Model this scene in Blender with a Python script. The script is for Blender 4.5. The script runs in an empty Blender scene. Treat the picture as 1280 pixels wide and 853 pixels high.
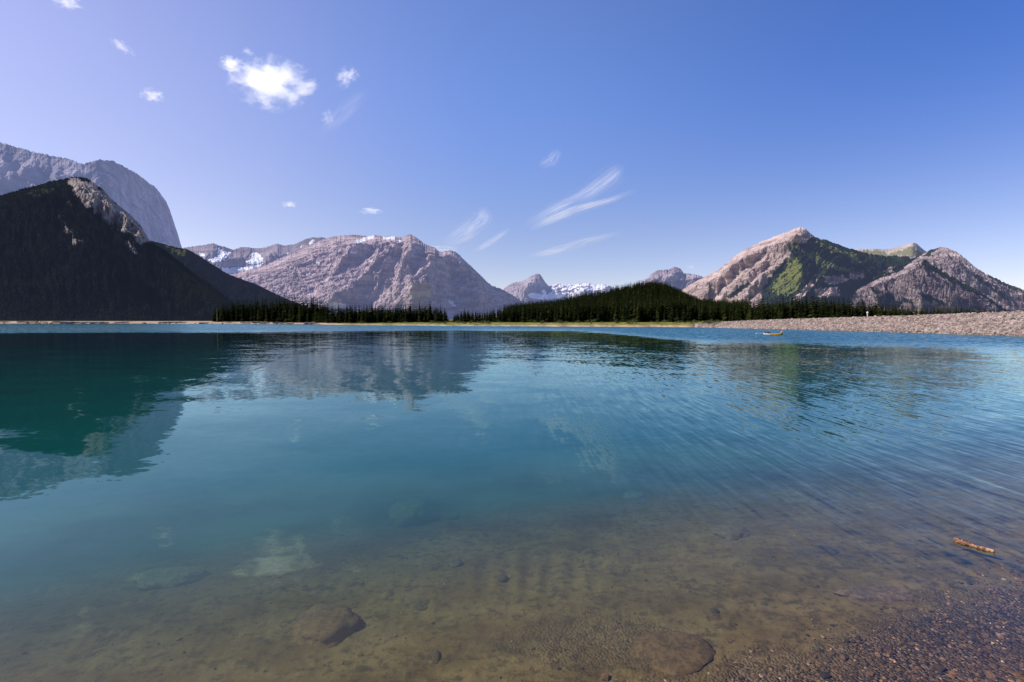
import bpy, math, random
import numpy as np
from mathutils import Vector, Euler

random.seed(7)
RNG = np.random.default_rng(11)
sc = bpy.context.scene
COL = sc.collection
PI = math.pi

# ------------------------------------------------------------------ camera frame
CAM = np.array([0.0, 0.0, 3.0])
FPX = 604.4
PITCH = math.atan(25.0 / FPX)
CF = np.array([0, math.cos(PITCH), -math.sin(PITCH)])
CU = np.array([0, math.sin(PITCH), math.cos(PITCH)])
CR = np.array([1.0, 0, 0])

def ray(x, y):
    """unit direction seen at photograph position (x, y)"""
    x = np.asarray(x, float); y = np.asarray(y, float)
    d = CF * FPX + CR * (x[..., None] - 640.0) + CU * (426.5 - y[..., None])
    return d / np.linalg.norm(d, axis=-1, keepdims=True)

def at_dist(x, y, dist):
    d = ray(x, y)
    hyp = np.hypot(d[..., 0], d[..., 1])
    return CAM + d * (np.asarray(dist, float) / hyp)[..., None]

def to_px(P):
    v = P - CAM
    f = v @ CF
    return 640.0 + (v @ CR) / f * FPX, 426.5 - (v @ CU) / f * FPX

def on_z(x, y, z=0.0):
    d = ray(x, y)
    return CAM + d * ((z - CAM[2]) / d[..., 2])[..., None]

# ------------------------------------------------------------------ noise
def _hash(ix, iy, iz, seed):
    h = (ix.astype(np.int64) * 374761393 + iy.astype(np.int64) * 668265263 + iz.astype(np.int64) * 2147483647 + seed * 974634777)
    h = (h ^ (h >> 13)) * 1274126177 & 0xffffffff
    h = (h ^ (h >> 16)) & 0xffffffff
    return h

def perlin(x, y, z=None, seed=0):
    x = np.asarray(x, float); y = np.asarray(y, float)
    z = np.zeros_like(x) if z is None else np.asarray(z, float)
    x0 = np.floor(x); y0 = np.floor(y); z0 = np.floor(z)
    fx, fy, fz = x - x0, y - y0, z - z0
    u, v, w = [t * t * t * (t * (t * 6 - 15) + 10) for t in (fx, fy, fz)]
    out = 0
    for dx in (0, 1):
        for dy in (0, 1):
            for dz in (0, 1):
                h = _hash(x0 + dx, y0 + dy, z0 + dz, seed)
                a = (h & 1023) / 1023.0 * 2 * PI
                c = ((h >> 10) & 1023) / 1023.0 * 2 - 1
                s = np.sqrt(1 - c * c)
                g = np.cos(a) * s * (fx - dx) + np.sin(a) * s * (fy - dy) + c * (fz - dz)
                out = out + g * (u if dx else 1 - u) * (v if dy else 1 - v) * (w if dz else 1 - w)
    return out * 1.6

def fbm(x, y, z=None, octs=5, seed=0, gain=0.5):
    a, f, s, n = 1.0, 1.0, 0, 0
    for i in range(octs):
        s = s + a * perlin(x * f, y * f, None if z is None else z * f, seed + i * 17)
        n += a; a *= gain; f *= 2.03
    return s / n

def ridged(x, y, octs=5, seed=0, gain=0.5):
    a, f, s, n = 1.0, 1.0, 0, 0
    for i in range(octs):
        r = 1 - np.abs(perlin(x * f, y * f, None, seed + i * 31)) * 2.0
        s = s + a * r; n += a; a *= gain; f *= 2.1
    return s / n

def smooth(a, b, x):
    t = np.clip((x - a) / (b - a), 0, 1)
    return t * t * (3 - 2 * t)

def lerp(a, b, t): return a + (b - a) * t

# ------------------------------------------------------------------ mesh helpers
def mesh_from(name, verts, faces, mats=None, attrs=None, smooth_shade=True, mat_idx=None):
    me = bpy.data.meshes.new(name)
    verts = np.asarray(verts, np.float32)
    faces = np.asarray(faces, np.int32)
    nf, k = faces.shape
    me.vertices.add(len(verts)); me.vertices.foreach_set('co', verts.ravel())
    me.loops.add(nf * k); me.loops.foreach_set('vertex_index', faces.ravel())
    me.polygons.add(nf)
    me.polygons.foreach_set('loop_start', np.arange(0, nf * k, k, dtype=np.int32))
    me.polygons.foreach_set('use_smooth', np.full(nf, smooth_shade))
    for m in (mats or []): me.materials.append(m)
    if mat_idx is not None: me.polygons.foreach_set('material_index', np.asarray(mat_idx, np.int32))
    me.update(calc_edges=True)
    for an, (typ, data) in (attrs or {}).items():
        at = me.attributes.new(an, typ, 'POINT')
        data = np.asarray(data, np.float32)
        at.data.foreach_set('color' if typ == 'FLOAT_COLOR' else 'value', data.ravel())
    me.validate()
    return me

def link(name, me, label=None, cat=None, kind=None, group=None, parent=None, loc=None):
    o = bpy.data.objects.new(name, me); COL.objects.link(o)
    if label: o['label'] = label
    if cat: o['category'] = cat
    if kind: o['kind'] = kind
    if group: o['group'] = group
    if parent: o.parent = parent
    if loc is not None: o.location = loc
    return o

def empty(name, label, cat, loc, rotz=0, group=None):
    o = bpy.data.objects.new(name, None); COL.objects.link(o)
    o.location = loc; o.rotation_euler = (0, 0, rotz); o['label'] = label; o['category'] = cat
    if group: o['group'] = group
    return o

def grid_faces(nr, nc, wrap=False):
    i = np.arange(nr - 1)[:, None]; j = np.arange(nc - (0 if wrap else 1))[None, :]
    a = i * nc + j; b = i * nc + (j + 1) % nc; c = (i + 1) * nc + (j + 1) % nc; d = (i + 1) * nc + j
    return np.stack([a, b, c, d], -1).reshape(-1, 4)

def rgba(c, n):
    return np.concatenate([np.broadcast_to(c, (n, 3)), np.ones((n, 1))], 1)

# ------------------------------------------------------------------ shader helpers
class NT:
    def __init__(s, mat):
        s.nt = mat.node_tree; s.nodes = s.nt.nodes; s.links = s.nt.links
    def n(s, typ, props=None, **ins):
        nd = s.nodes.new(typ)
        for k, v in (props or {}).items(): setattr(nd, k, v)
        for k, v in ins.items():
            key = int(k[1:]) if k[0] == '_' and k[1:].isdigit() else k.replace('_', ' ')
            sock = nd.inputs[key]
            if isinstance(v, bpy.types.NodeSocket): s.links.new(v, sock)
            else: sock.default_value = v
        return nd
    def math(s, op, a, b=None, c=None, clamp=False):
        kw = {'_0': a}
        if b is not None: kw['_1'] = b
        if c is not None: kw['_2'] = c
        return s.n('ShaderNodeMath', {'operation': op, 'use_clamp': clamp}, **kw).outputs[0]
    def vmath(s, op, a, b=None, scale=None):
        kw = {'_0': a}
        if b is not None: kw['_1'] = b
        nd = s.n('ShaderNodeVectorMath', {'operation': op}, **kw)
        if scale is not None:
            if isinstance(scale, bpy.types.NodeSocket): s.links.new(scale, nd.inputs[3])
            else: nd.inputs[3].default_value = scale
        return nd.outputs[1] if op in ('DOT_PRODUCT', 'LENGTH') else nd.outputs[0]
    def noise(s, vec, scale, detail=4, rough=0.55, out=0, dist=0.0):
        return s.n('ShaderNodeTexNoise', None, Vector=vec, Scale=scale, Detail=detail, Roughness=rough, Distortion=dist).outputs[out]
    def mix(s, f, a, b, blend='MIX'):
        nd = s.nodes.new('ShaderNodeMix'); nd.data_type = 'RGBA'; nd.blend_type = blend
        for idx, v in ((0, f), (6, a), (7, b)):
            if isinstance(v, bpy.types.NodeSocket): s.links.new(v, nd.inputs[idx])
            else: nd.inputs[idx].default_value = v if idx == 0 else (*v[:3], 1)
        return nd.outputs[2]
    def ramp(s, f, a, b):
        nd = s.n('ShaderNodeMapRange', {'interpolation_type': 'SMOOTHSTEP'}, Value=f)
        nd.inputs[1].default_value = a; nd.inputs[2].default_value = b
        return nd.outputs[0]
    def attr(s, name, out=0):
        nd = s.nodes.new('ShaderNodeAttribute'); nd.attribute_name = name
        return nd.outputs[out]
    def pos(s): return s.n('ShaderNodeNewGeometry').outputs['Position']
    def mapping(s, vec, scale=(1, 1, 1), rot=(0, 0, 0)):
        nd = s.n('ShaderNodeMapping', None, Vector=vec)
        nd.inputs['Scale'].default_value = scale; nd.inputs['Rotation'].default_value = rot
        return nd.outputs[0]
    def bump(s, h, strength, distance):
        return s.n('ShaderNodeBump', None, Height=h, Strength=strength, Distance=distance).outputs[0]

def material(name):
    m = bpy.data.materials.new(name); m.use_nodes = True
    m.node_tree.nodes.clear()
    t = NT(m)
    t.out = t.nodes.new('ShaderNodeOutputMaterial')
    return m, t

def simple_mat(name, c1, c2, scale=4.0, rough=0.8, bump=0.3, dist=0.02, coords='obj', spec=0.3):
    m, t = material(name)
    if coords == 'obj': v = t.n('ShaderNodeTexCoord').outputs['Object']
    else: v = t.pos()
    f = t.noise(v, scale, 5, 0.6)
    col = t.mix(t.ramp(f, 0.35, 0.65), c1, c2)
    b = t.bump(t.noise(v, scale * 3, 4), bump, dist)
    p = t.n('ShaderNodeBsdfPrincipled', None, Base_Color=col, Roughness=rough, Normal=b)
    p.inputs['Specular IOR Level'].default_value = spec
    t.links.new(p.outputs[0], t.out.inputs[0])
    return m

HAZE = (0.40, 0.50, 0.95)  # colour of the painted aerial haze

def mountain_mat(name, rock1, rock2, scale, stretch=(1, 1, 1), rot=(0, 0, 0), bump=0.6, bdist=12.0, haze=0.1,
                 forest=(0.010, 0.018, 0.010), forest2=(0.022, 0.034, 0.014), meadow=(0.10, 0.12, 0.03), fscale=0.05):
    m, t = material(name)
    P = t.pos()
    V = t.mapping(P, stretch, rot)
    n1 = t.noise(V, scale, 7, 0.62)
    n2 = t.noise(V, scale * 6, 5, 0.65)
    nf = t.noise(P, fscale, 5, 0.7)
    rock = t.mix(t.ramp(n1, 0.32, 0.68), rock1, rock2)
    rock = t.mix(t.math('MULTIPLY', t.ramp(n2, 0.5, 0.75), 0.45), rock, tuple(c * 0.55 for c in rock1))
    n3 = t.noise(t.mapping(P, (0.35, 0.35, 3.2), rot), scale * 1.0, 7, 0.68)
    rock = t.mix(t.math('MULTIPLY', t.ramp(n3, 0.48, 0.60), 0.6), rock, tuple(c * 0.5 for c in rock1))
    rock = t.mix(t.math('MULTIPLY', t.ramp(n3, 0.44, 0.36), 0.5), rock, tuple(min(1, c * 1.25) for c in rock2))
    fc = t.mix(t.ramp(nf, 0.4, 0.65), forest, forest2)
    sep = t.n('ShaderNodeSeparateColor', None, Color=t.attr('cov'))
    def fac(i, lo=0.35, hi=0.65):
        a = t.math('ADD', sep.outputs[i], t.math('MULTIPLY', t.math('SUBTRACT', nf, 0.5), 0.9))
        a = t.math('ADD', a, t.math('MULTIPLY', t.math('SUBTRACT', n2, 0.5), 0.5))
        return t.ramp(a, lo, hi)
    c = t.mix(fac(0), rock, fc)
    c = t.mix(fac(1), c, t.mix(n1, tuple(k * 0.75 for k in meadow), tuple(k * 1.35 for k in meadow)))
    c = t.mix(fac(2), c, (0.86, 0.88, 0.93))
    b = t.bump(t.math('ADD', t.math('ADD', n1, t.math('MULTIPLY', n2, 0.5)), t.math('MULTIPLY', n3, -1.2)), bump, bdist)
    p = t.n('ShaderNodeBsdfPrincipled', None, Base_Color=c, Roughness=0.9, Normal=b)
    p.inputs['Specular IOR Level'].default_value = 0.0
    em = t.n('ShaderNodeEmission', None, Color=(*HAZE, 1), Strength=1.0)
    mx = t.n('ShaderNodeMixShader', None, _0=haze, _1=p.outputs[0], _2=em.outputs[0])  # aerial haze painted as an even bluish glow over the whole mountain
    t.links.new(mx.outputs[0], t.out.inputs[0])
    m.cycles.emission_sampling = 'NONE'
    return m

# ------------------------------------------------------------------ polygon and line fields (for ground cover and spurs)
def seg_dist(px, py, a, b):
    ax, ay = a; bx, by = b
    dx, dy = bx - ax, by - ay
    L2 = dx * dx + dy * dy + 1e-9
    t = np.clip(((px - ax) * dx + (py - ay) * dy) / L2, 0, 1)
    ex, ey = px - (ax + t * dx), py - (ay + t * dy)
    d = np.hypot(ex, ey)
    side = dx * (py - ay) - dy * (px - ax)
    return d, side, t

def poly_sd(px, py, poly):
    """signed distance, negative inside"""
    d = np.full(px.shape, 1e9); inside = np.zeros(px.shape, bool)
    n = len(poly)
    for i in range(n):
        a, b = poly[i], poly[(i + 1) % n]
        di, _, _ = seg_dist(px, py, a, b); d = np.minimum(d, di)
        cond = ((a[1] > py) != (b[1] > py))
        xs = (b[0] - a[0]) * (py - a[1]) / ((b[1] - a[1]) + 1e-12) + a[0]
        inside ^= cond & (px < xs)
    return np.where(inside, -d, d)

def spur_field(px, py, line, amp, wl, wr):
    """ridge along a polyline, gentle on one side (side<0) and steep on the other"""
    best = np.full(px.shape, 1e9); sd = np.zeros(px.shape)
    for a, b in zip(line[:-1], line[1:]):
        d, side, t = seg_dist(px, py, a, b)
        m = d < best
        best = np.where(m, d, best); sd = np.where(m, np.sign(side), sd)
    w = np.where(sd > 0, wl, wr)
    f = np.clip(1 - best / w, 0, 1)
    return amp * f * f * (3 - 2 * f) * 0.5 + amp * f * 0.5

def mountain(name, crest, mat, label, ncols=300, nrows=110, run=1.6, footdist=None, prof=1.15, jag=1.5, jf=0.12,
             amp=60, nf=0.03, ang=0, aniso=1.0, spurs=(), cover=None, seed=0, fine=0.25, back=1.5, crestfree=0.25, vertical=0.35, zfoot=-2.0, gul=0.4, flat=True):
    crest = np.array(crest, float)
    xs = np.linspace(crest[0, 0], crest[-1, 0], ncols)
    ys = np.interp(xs, crest[:, 0], crest[:, 1])
    ds = np.interp(xs, crest[:, 0], crest[:, 2])
    # round the distance profile a little
    k = max(3, ncols // 25); ker = np.ones(k) / k
    ds = np.convolve(np.pad(ds, k, 'edge'), ker, 'same')[k:-k]
    kk = max(3, ncols // 60); ys = np.convolve(np.pad(ys, kk, 'edge'), np.ones(kk) / kk, 'same')[kk:-kk]
    jz = jag * (ridged(xs * jf, xs * 0 + seed, 4, seed) - 0.5) + jag * 0.4 * perlin(xs * 0.9, xs * 0 + 3.3, None, seed)
    C = at_dist(xs, ys, ds)
    h = C[:, 2] - zfoot
    rad = C[:, :2] / np.linalg.norm(C[:, :2], axis=1, keepdims=True)
    if footdist is not None:
        fd = np.interp(xs, [p[0] for p in footdist], [p[1] for p in footdist])
        L = np.maximum(ds - fd, h * 0.3)
    else:
        L = h * run
    t = np.linspace(0, 1, nrows)[:, None]                       # 0 foot, 1 crest
    z = zfoot + h[None] * t ** prof
    hx = C[None, :, 0] - rad[None, :, 0] * L[None] * (1 - t)
    hy = C[None, :, 1] - rad[None, :, 1] * L[None] * (1 - t)
    P = np.stack([hx, hy, z], -1)
    px, py = to_px(P)
    ca, sa = math.cos(math.radians(ang)), math.sin(math.radians(ang))
    # photograph-plane angle of the strata: coordinate along / across
    al = px * ca - py * sa; ac = px * sa + py * ca
    warp = fbm(px * nf * 0.5, py * nf * 0.5, None, 3, seed + 5) * 1.2
    r = ridged(al * nf / aniso + warp, ac * nf, 6, seed + 9, 0.52) - 0.45
    g = ridged(px * nf * 1.5 + warp * 0.8, py * nf * 0.45 + warp * 0.5, 6, seed + 33, 0.55) - 0.45
    r = r * (1 - gul) + g * gul
    r2 = ridged(al * nf * 1.6 + warp, ac * nf * 5.5, 4, seed + 21) * fine * 0.45 + fbm(px * nf * 6, py * nf * 6, None, 3, seed + 22) * fine * 0.35
    env = np.clip((1 - t) * 5, crestfree, 1) * np.clip(t * 6, 0, 1)
    disp = amp * (r + r2) * env
    wx = px + fbm(px * 0.08, py * 0.08, None, 3, seed + 77) * 9
    wy = py + fbm(px * 0.08, py * 0.08, None, 3, seed + 78) * 5
    for ln, a, wl, wr in spurs:
        disp = disp + spur_field(wx, wy, ln, a, wl, wr) * np.clip(t * 6, 0, 1) * smooth(0.0, 0.35, 1 - t)
    slope = 1.0
    P[..., 0] -= rad[None, :, 0] * disp * slope
    P[..., 1] -= rad[None, :, 1] * disp * slope
    P[..., 2] += disp * vertical * np.clip((1 - t) * 3, 0.15, 1)
    P[..., 2] += (jz / FPX * ds)[None] * smooth(0.82, 1.0, t)
    # no spur rises above the crest line
    for _ in range(2):
        qx, qy = to_px(P); o_ = np.argsort(qx[-1])
        lim = np.interp(qx, qx[-1][o_], qy[-1][o_]) + (1 - t) * 22
        P[..., 2] -= np.maximum(lim - qy, 0) / FPX * np.linalg.norm(P[..., :2], axis=-1) * (t < 0.999)
    # back side
    nb = 14
    tb = np.linspace(0, 1, nb + 1)[1:, None]
    Pb = np.stack([P[-1, :, 0] + rad[:, 0] * h * back * tb, P[-1, :, 1] + rad[:, 1] * h * back * tb,
                   P[-1, :, 2] - (P[-1, :, 2] - zfoot) * tb ** 0.9], -1)
    pn = fbm(Pb[..., 0] * 0.004, Pb[..., 1] * 0.004, None, 4, seed) * 40 * np.sin(tb * PI)
    Pb[..., 2] += np.minimum(pn, 0)
    pxf, pyf = to_px(P)
    cov = np.zeros(P.shape[:2] + (3,))
    if cover: cov = cover(pxf, pyf, t + 0 * pxf, seed)
    covb = np.repeat(cov[-1:, :, :], nb, 0)
    PP = np.concatenate([P, Pb], 0); CC = np.concatenate([cov, covb], 0)
    nr = nrows + nb
    CC = np.concatenate([CC, np.ones(CC.shape[:2] + (1,))], -1)
    me = mesh_from(name, PP.reshape(-1, 3), grid_faces(nr, ncols), [mat], {'cov': ('FLOAT_COLOR', CC.reshape(-1, 4))}, not flat)
    o = link(name, me, label, 'mountain', 'structure')
    return o, P, cov

def blobcov(px, py, polys, soft=3.0, nscale=0.12, namp=4.0, seed=0):
    n = fbm(px * nscale, py * nscale, None, 4, seed + 40) * namp
    out = np.zeros(px.shape)
    for p in polys:
        sd = poly_sd(px, py, p) + n
        out = np.maximum(out, 1 - smooth(-soft, soft, sd))
    return out

# =================================================================== LIGHT, SKY
SUN_AZ = math.radians(-95)      # clockwise from +Y (view direction), so the sun stands to the left
SUN_EL = math.radians(43)
sd = Vector((math.sin(SUN_AZ) * math.cos(SUN_EL), math.cos(SUN_AZ) * math.cos(SUN_EL), math.sin(SUN_EL)))
L = bpy.data.lights.new('sun', 'SUN'); L.energy = 5.0; L.angle = math.radians(0.53); L.color = (1.0, 0.90, 0.80)
lo = bpy.data.objects.new('sun', L); COL.objects.link(lo)
lo.rotation_euler = (-sd).to_track_quat('-Z', 'Y').to_euler()

w = bpy.data.worlds.new('World'); sc.world = w; w.use_nodes = True
wt = NT(w); wt.nodes.clear()
sky = wt.nodes.new('ShaderNodeTexSky'); sky.sky_type = 'NISHITA'; sky.sun_disc = False
sky.sun_elevation = SUN_EL; sky.sun_rotation = SUN_AZ; sky.altitude = 1700; sky.air_density = 1.0; sky.dust_density = 0.6; sky.ozone_density = 2.5
dv = wt.n('ShaderNodeTexCoord').outputs['Generated']
dx_y_z = wt.n('ShaderNodeSeparateXYZ', None, Vector=dv)
side_f = wt.ramp(dx_y_z.outputs[0], -0.75, 0.75)
def tri(a, b, c):
    return wt.mix(wt.ramp(dx_y_z.outputs[0], 0.0, 0.75), wt.mix(wt.ramp(dx_y_z.outputs[0], -0.72, 0.05), a, b), c)
zen = tri((1.85, 1.27, 1.28), (1.12, 1.17, 1.56), (0.46, 0.70, 1.24))
hor = tri((1.42, 1.02, 0.95), (1.08, 0.86, 0.88), (1.02, 0.82, 0.88))
tintc = wt.mix(wt.ramp(dx_y_z.outputs[2], 0.06, 0.46), hor, zen)
tintc = wt.mix(wt.ramp(dx_y_z.outputs[2], 0.55, 0.8), tintc, (0.40, 0.45, 0.62))  # overhead sky, out of view, dimmed to cut fill light
tintc = wt.mix(wt.ramp(dx_y_z.outputs[1], 0.15, -0.35), tintc, (0.45, 0.50, 0.70))  # unseen sky behind the camera dimmed too, for deeper shade
tint = wt.mix(1.0, sky.outputs[0], tintc, 'MULTIPLY')
bg = wt.n('ShaderNodeBackground', None, Color=tint, Strength=0.15)
wo = wt.nodes.new('ShaderNodeOutputWorld'); wt.links.new(bg.outputs[0], wo.inputs[0])

# =================================================================== CAMERA
cd = bpy.data.cameras.new('camera'); cd.lens = 36 * FPX / 1280; cd.sensor_width = 36; cd.clip_end = 60000; cd.clip_start = 0.05
co = bpy.data.objects.new('camera', cd); COL.objects.link(co)
co.location = tuple(CAM); co.rotation_euler = (PI / 2 - PITCH, 0, 0)
sc.camera = co
sc.view_settings.view_transform = 'Standard'; sc.view_settings.look = 'None'; sc.view_settings.exposure = 0
cy = sc.cycles
cy.use_denoising = True
cy.max_bounces = 8; cy.diffuse_bounces = 2; cy.glossy_bounces = 3; cy.transparent_max_bounces = 12; cy.volume_bounces = 6
cy.caustics_reflective = False; cy.caustics_refractive = False
cy.use_adaptive_sampling = False

# =================================================================== LAKE SHAPE
SHORE_PX = [(-900, 404.0), (0, 404.6), (200, 404.7), (270, 405.1), (390, 405.6), (412, 406.3), (440, 406.6), (560, 407.6), (700, 408.4), (800, 408.9), (880, 409.4),
            (950, 411.2), (1040, 413.4), (1130, 415.8), (1200, 417.9), (1280, 420.4), (1400, 425)]
_sx = np.array([p[0] for p in SHORE_PX], float); _sy = np.array([p[1] for p in SHORE_PX], float)
_sp = on_z(_sx, _sy)
SH_AZ = np.arctan2(_sp[:, 0], _sp[:, 1]); SH_R = np.hypot(_sp[:, 0], _sp[:, 1])
def shore_r(az):
    r = np.interp(az, SH_AZ, SH_R)
    wf = smooth(0.45, 0.35, az)
    wob = 1 + wf * (0.03 * perlin(az * 40, az * 0 + 1.7) + 0.012 * perlin(az * 170, az * 0 + 4.7))
    return r * wob
NX, NY = -0.35, 0.937
def near_s(x, y): return x * NX + y * NY
def near_depth(x, y):
    s = near_s(x, y) + 0.25 * perlin(x * 0.5, y * 0.5, None, 3)
    d = np.interp(s, [-2, 0.4, 1.9, 2.4, 3.4, 4.3, 5.4, 7.0, 9.0, 12, 20, 60], [-1.55, -1.25, -0.05, 0.03, 0.09, 0.17, 0.27, 0.43, 0.66, 1.15, 3.2, 6.0])
    return d

# far hill (wooded mound) and gentle land
HILLS = [  # px of axis, dist, height, half width across view (m), half depth
    (812, 560, 36, 70, 110), (760, 520, 22, 75, 100), (700, 480, 11, 80, 90), (865, 560, 14, 60, 100), (640, 470, 5, 70, 90), (960, 600, 9, 160, 200)]
_HC = [(at_dist(np.array(h[0]), np.array(401.5), h[1]), h) for h in HILLS]
def hills_z(x, y):
    z = np.zeros_like(x)
    for c, h in _HC:
        u = np.array([c[0], c[1]]) / np.hypot(c[0], c[1])
        dx, dy = x - c[0], y - c[1]
        rad = dx * u[0] + dy * u[1]; tan = dx * u[1] - dy * u[0]
        z = np.maximum(z, h[2] * np.exp(-(rad / h[4]) ** 2 - (tan / h[3]) ** 2))
    return z
def land_z(x, y):
    r = np.hypot(x, y); az = np.arctan2(x, y)
    R = shore_r(az)
    over = r - R
    bank = np.interp(over, [0, 6, 20, 40, 300, 3000], [0, 0.7, 1.25, 1.6, 2.2, 6.0])
    bank = bank + smooth(-0.42, -0.50, az) * np.interp(over, [0, 10, 30], [0, 0.5, 1.2])
    bank = bank + np.clip(over / 10, 0, 1) * 0.35 * fbm(x * 0.05, y * 0.05, None, 3, 8)
    far_depth = np.clip(-over * 0.35, 0, 9)
    dn = near_depth(x, y)
    dn = np.where(y < -2, np.minimum(dn, -1.3), dn)
    lake = -np.where(dn < 0, dn, np.minimum(dn, far_depth))
    z = np.where(over > 0, bank + hills_z(x, y), lake)
    behind = (np.abs(az) > math.radians(100)) & (dn < 0)
    z = np.where(behind, 1.5, z)
    return z

def polar(az, rr):
    A, Rr = np.meshgrid(az, rr)
    return np.sin(A) * Rr, np.cos(A) * Rr

front = np.linspace(math.radians(-62), math.radians(62), 620)
side = np.linspace(math.radians(62), math.radians(298), 70)[1:-1]
azs = np.concatenate([front, side])
rr = np.concatenate([[0.3, 1.0, 1.8, 2.5], np.geomspace(3.0, 22, 260), np.geomspace(22.6, 90, 40)[1:], np.geomspace(92, 900, 150), np.geomspace(930, 40000, 46)])
X, Y = polar(azs, rr)
Z = land_z(X, Y)
near = (np.hypot(X, Y) < 22); AZ0 = np.arctan2(X, Y)
lump = 0.03 * fbm(X * 2.2, Y * 3.0, None, 4, 50) + 0.045 * np.clip(fbm(X * 5, Y * 8, None, 4, 60) - 0.05, 0, 1)
lump = lump + 0.018 * np.sin(AZ0 * 130 + 2 * fbm(X * 0.6, Y * 0.6, None, 2, 66)) * smooth(0.9, 0.0, np.hypot((X - 0.3) / 1.6, (Y - 6.2) / 1.2))  # fan of ridges shaped to stand in for caustic light streaks
Z = Z + np.where(near & (Z < -0.06), lump, lump * 0.3)
RAD = np.hypot(X, Y); AZ = np.arctan2(X, Y); OV = RAD - shore_r(AZ)
pxg, pyg = to_px(np.stack([X, np.maximum(Y, 0.1), Z], -1))
grass = smooth(3.0, 6.0, OV + 4 * fbm(X * 0.04, Y * 0.04, None, 3, 91)) * smooth(-0.36, -0.30, AZ + 0.05 * fbm(X * 0.02, Y * 0.02, None, 3, 92))
grass = np.maximum(grass, smooth(30, 60, OV))
# gravel where the bed is shallow, and one coarse patch in front
S = near_s(X, Y) + 0.5 * fbm(X * 1.2, Y * 1.2, None, 4, 31)
grav = smooth(3.5, 2.7, S) * near
gp = on_z(np.array(755.0), np.array(800.0), -0.15)
grav = np.maximum(grav, 0.4 * smooth(1.0, 0.3, np.hypot((X - gp[0]) * 0.8, (Y - gp[1]) * 1.4) + 0.5 * fbm(X * 1.5, Y * 2, None, 4, 77)))
grav = np.where(near, grav, 0)
gcov = np.stack([grass, grav, near * 1.0, np.ones_like(X)], -1)
GV = np.stack([X, Y, Z], -1)

m, t = material('ground_soil')
P = t.pos()
sep = t.n('ShaderNodeSeparateColor', None, Color=t.attr('gcov'))
n1 = t.noise(t.mapping(P, (1, 1.6, 1)), 1.1, 6, 0.65); n2 = t.noise(P, 9.0, 6, 0.7); n3 = t.noise(P, 0.15, 6, 0.7)
silt = t.mix(t.ramp(n1, 0.35, 0.65), (0.21, 0.132, 0.055), (0.345, 0.23, 0.108))
silt = t.mix(t.math('MULTIPLY', t.ramp(t.math('ADD', t.math('MULTIPLY', n2, 0.6), t.math('MULTIPLY', t.noise(t.mapping(P, (1, 1.5, 1)), 3.2, 5, 0.7), 0.4)), 0.48, 0.6), 0.75), silt, (0.085, 0.06, 0.033))
gr = t.n('ShaderNodeTexVoronoi', None, Vector=P, Scale=38.0)
grc = t.mix(t.ramp(t.n('ShaderNodeSeparateColor', None, Color=gr.outputs['Color']).outputs[0], 0.2, 0.9), (0.08, 0.052, 0.04), (0.34, 0.22, 0.155))
gravc = t.mix(t.ramp(t.noise(P, 2.0, 4), 0.35, 0.7), grc, (0.17, 0.11, 0.075))
nearc = t.mix(sep.outputs[1], silt, gravc)
sand = t.mix(t.ramp(n3, 0.3, 0.7), (0.36, 0.25, 0.17), (0.50, 0.37, 0.27))
sand = t.mix(t.math('MULTIPLY', t.ramp(t.noise(P, 1.2, 5, 0.7), 0.5, 0.7), 0.5), sand, (0.16, 0.11, 0.07))
grassc = t.mix(t.ramp(t.noise(P, 0.3, 5, 0.7), 0.35, 0.65), (0.10, 0.11, 0.022), (0.30, 0.28, 0.06))
farc = t.mix(sep.outputs[0], sand, grassc)
c = t.mix(sep.outputs[2], farc, nearc)
hgt = t.math('ADD', t.math('MULTIPLY', n2, 0.6), t.math('MULTIPLY', t.math('MULTIPLY', gr.outputs['Distance'], -1.5), sep.outputs[1]))
b = t.bump(hgt, 0.7, 0.04)
p = t.n('ShaderNodeBsdfPrincipled', None, Base_Color=c, Roughness=0.9, Normal=b); p.inputs['Specular IOR Level'].default_value = 0.15
t.links.new(p.outputs[0], t.out.inputs[0])
ground_mat = m
me = mesh_from('ground', GV.reshape(-1, 3), grid_faces(len(rr), len(azs), True), [ground_mat], {'gcov': ('FLOAT_COLOR', gcov.reshape(-1, 4))})
link('ground', me, kind='structure')

# =================================================================== WATER
rw = np.concatenate([np.geomspace(1.5, 24, 130), np.geomspace(26, 1400, 60)])
X, Y = polar(azs, rw)
# the sheet ends a little inside the land
R_ = shore_r(np.arctan2(X, Y)); rad = np.hypot(X, Y); k = np.minimum(1, (R_ + 5) / rad)
X, Y = X * k, Y * k
depth = np.maximum(-land_z(X, Y), 0.0)
dist = np.hypot(X, Y)
pathk = 1.15                                                       # slanted path, refracted
depth_eff = depth * pathk
cloudy = fbm(X * 0.45, Y * 0.7, None, 4, 123)
kd = 0.42 * (1 + 0.9 * cloudy)
murk = 1 - np.exp(-(depth * (1 + 0.35 * cloudy) / 0.56) ** 2.6)
murk = np.maximum(murk, 0.20 * smooth(0.06, 0.22, depth) * (1 + 0.6 * cloudy))
murk = np.where(dist > 25, 1.0, np.maximum(murk, smooth(14, 24, dist)))
trans = np.exp(-depth_eff[..., None] * np.array([1.0, 0.38, 0.85]))
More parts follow.
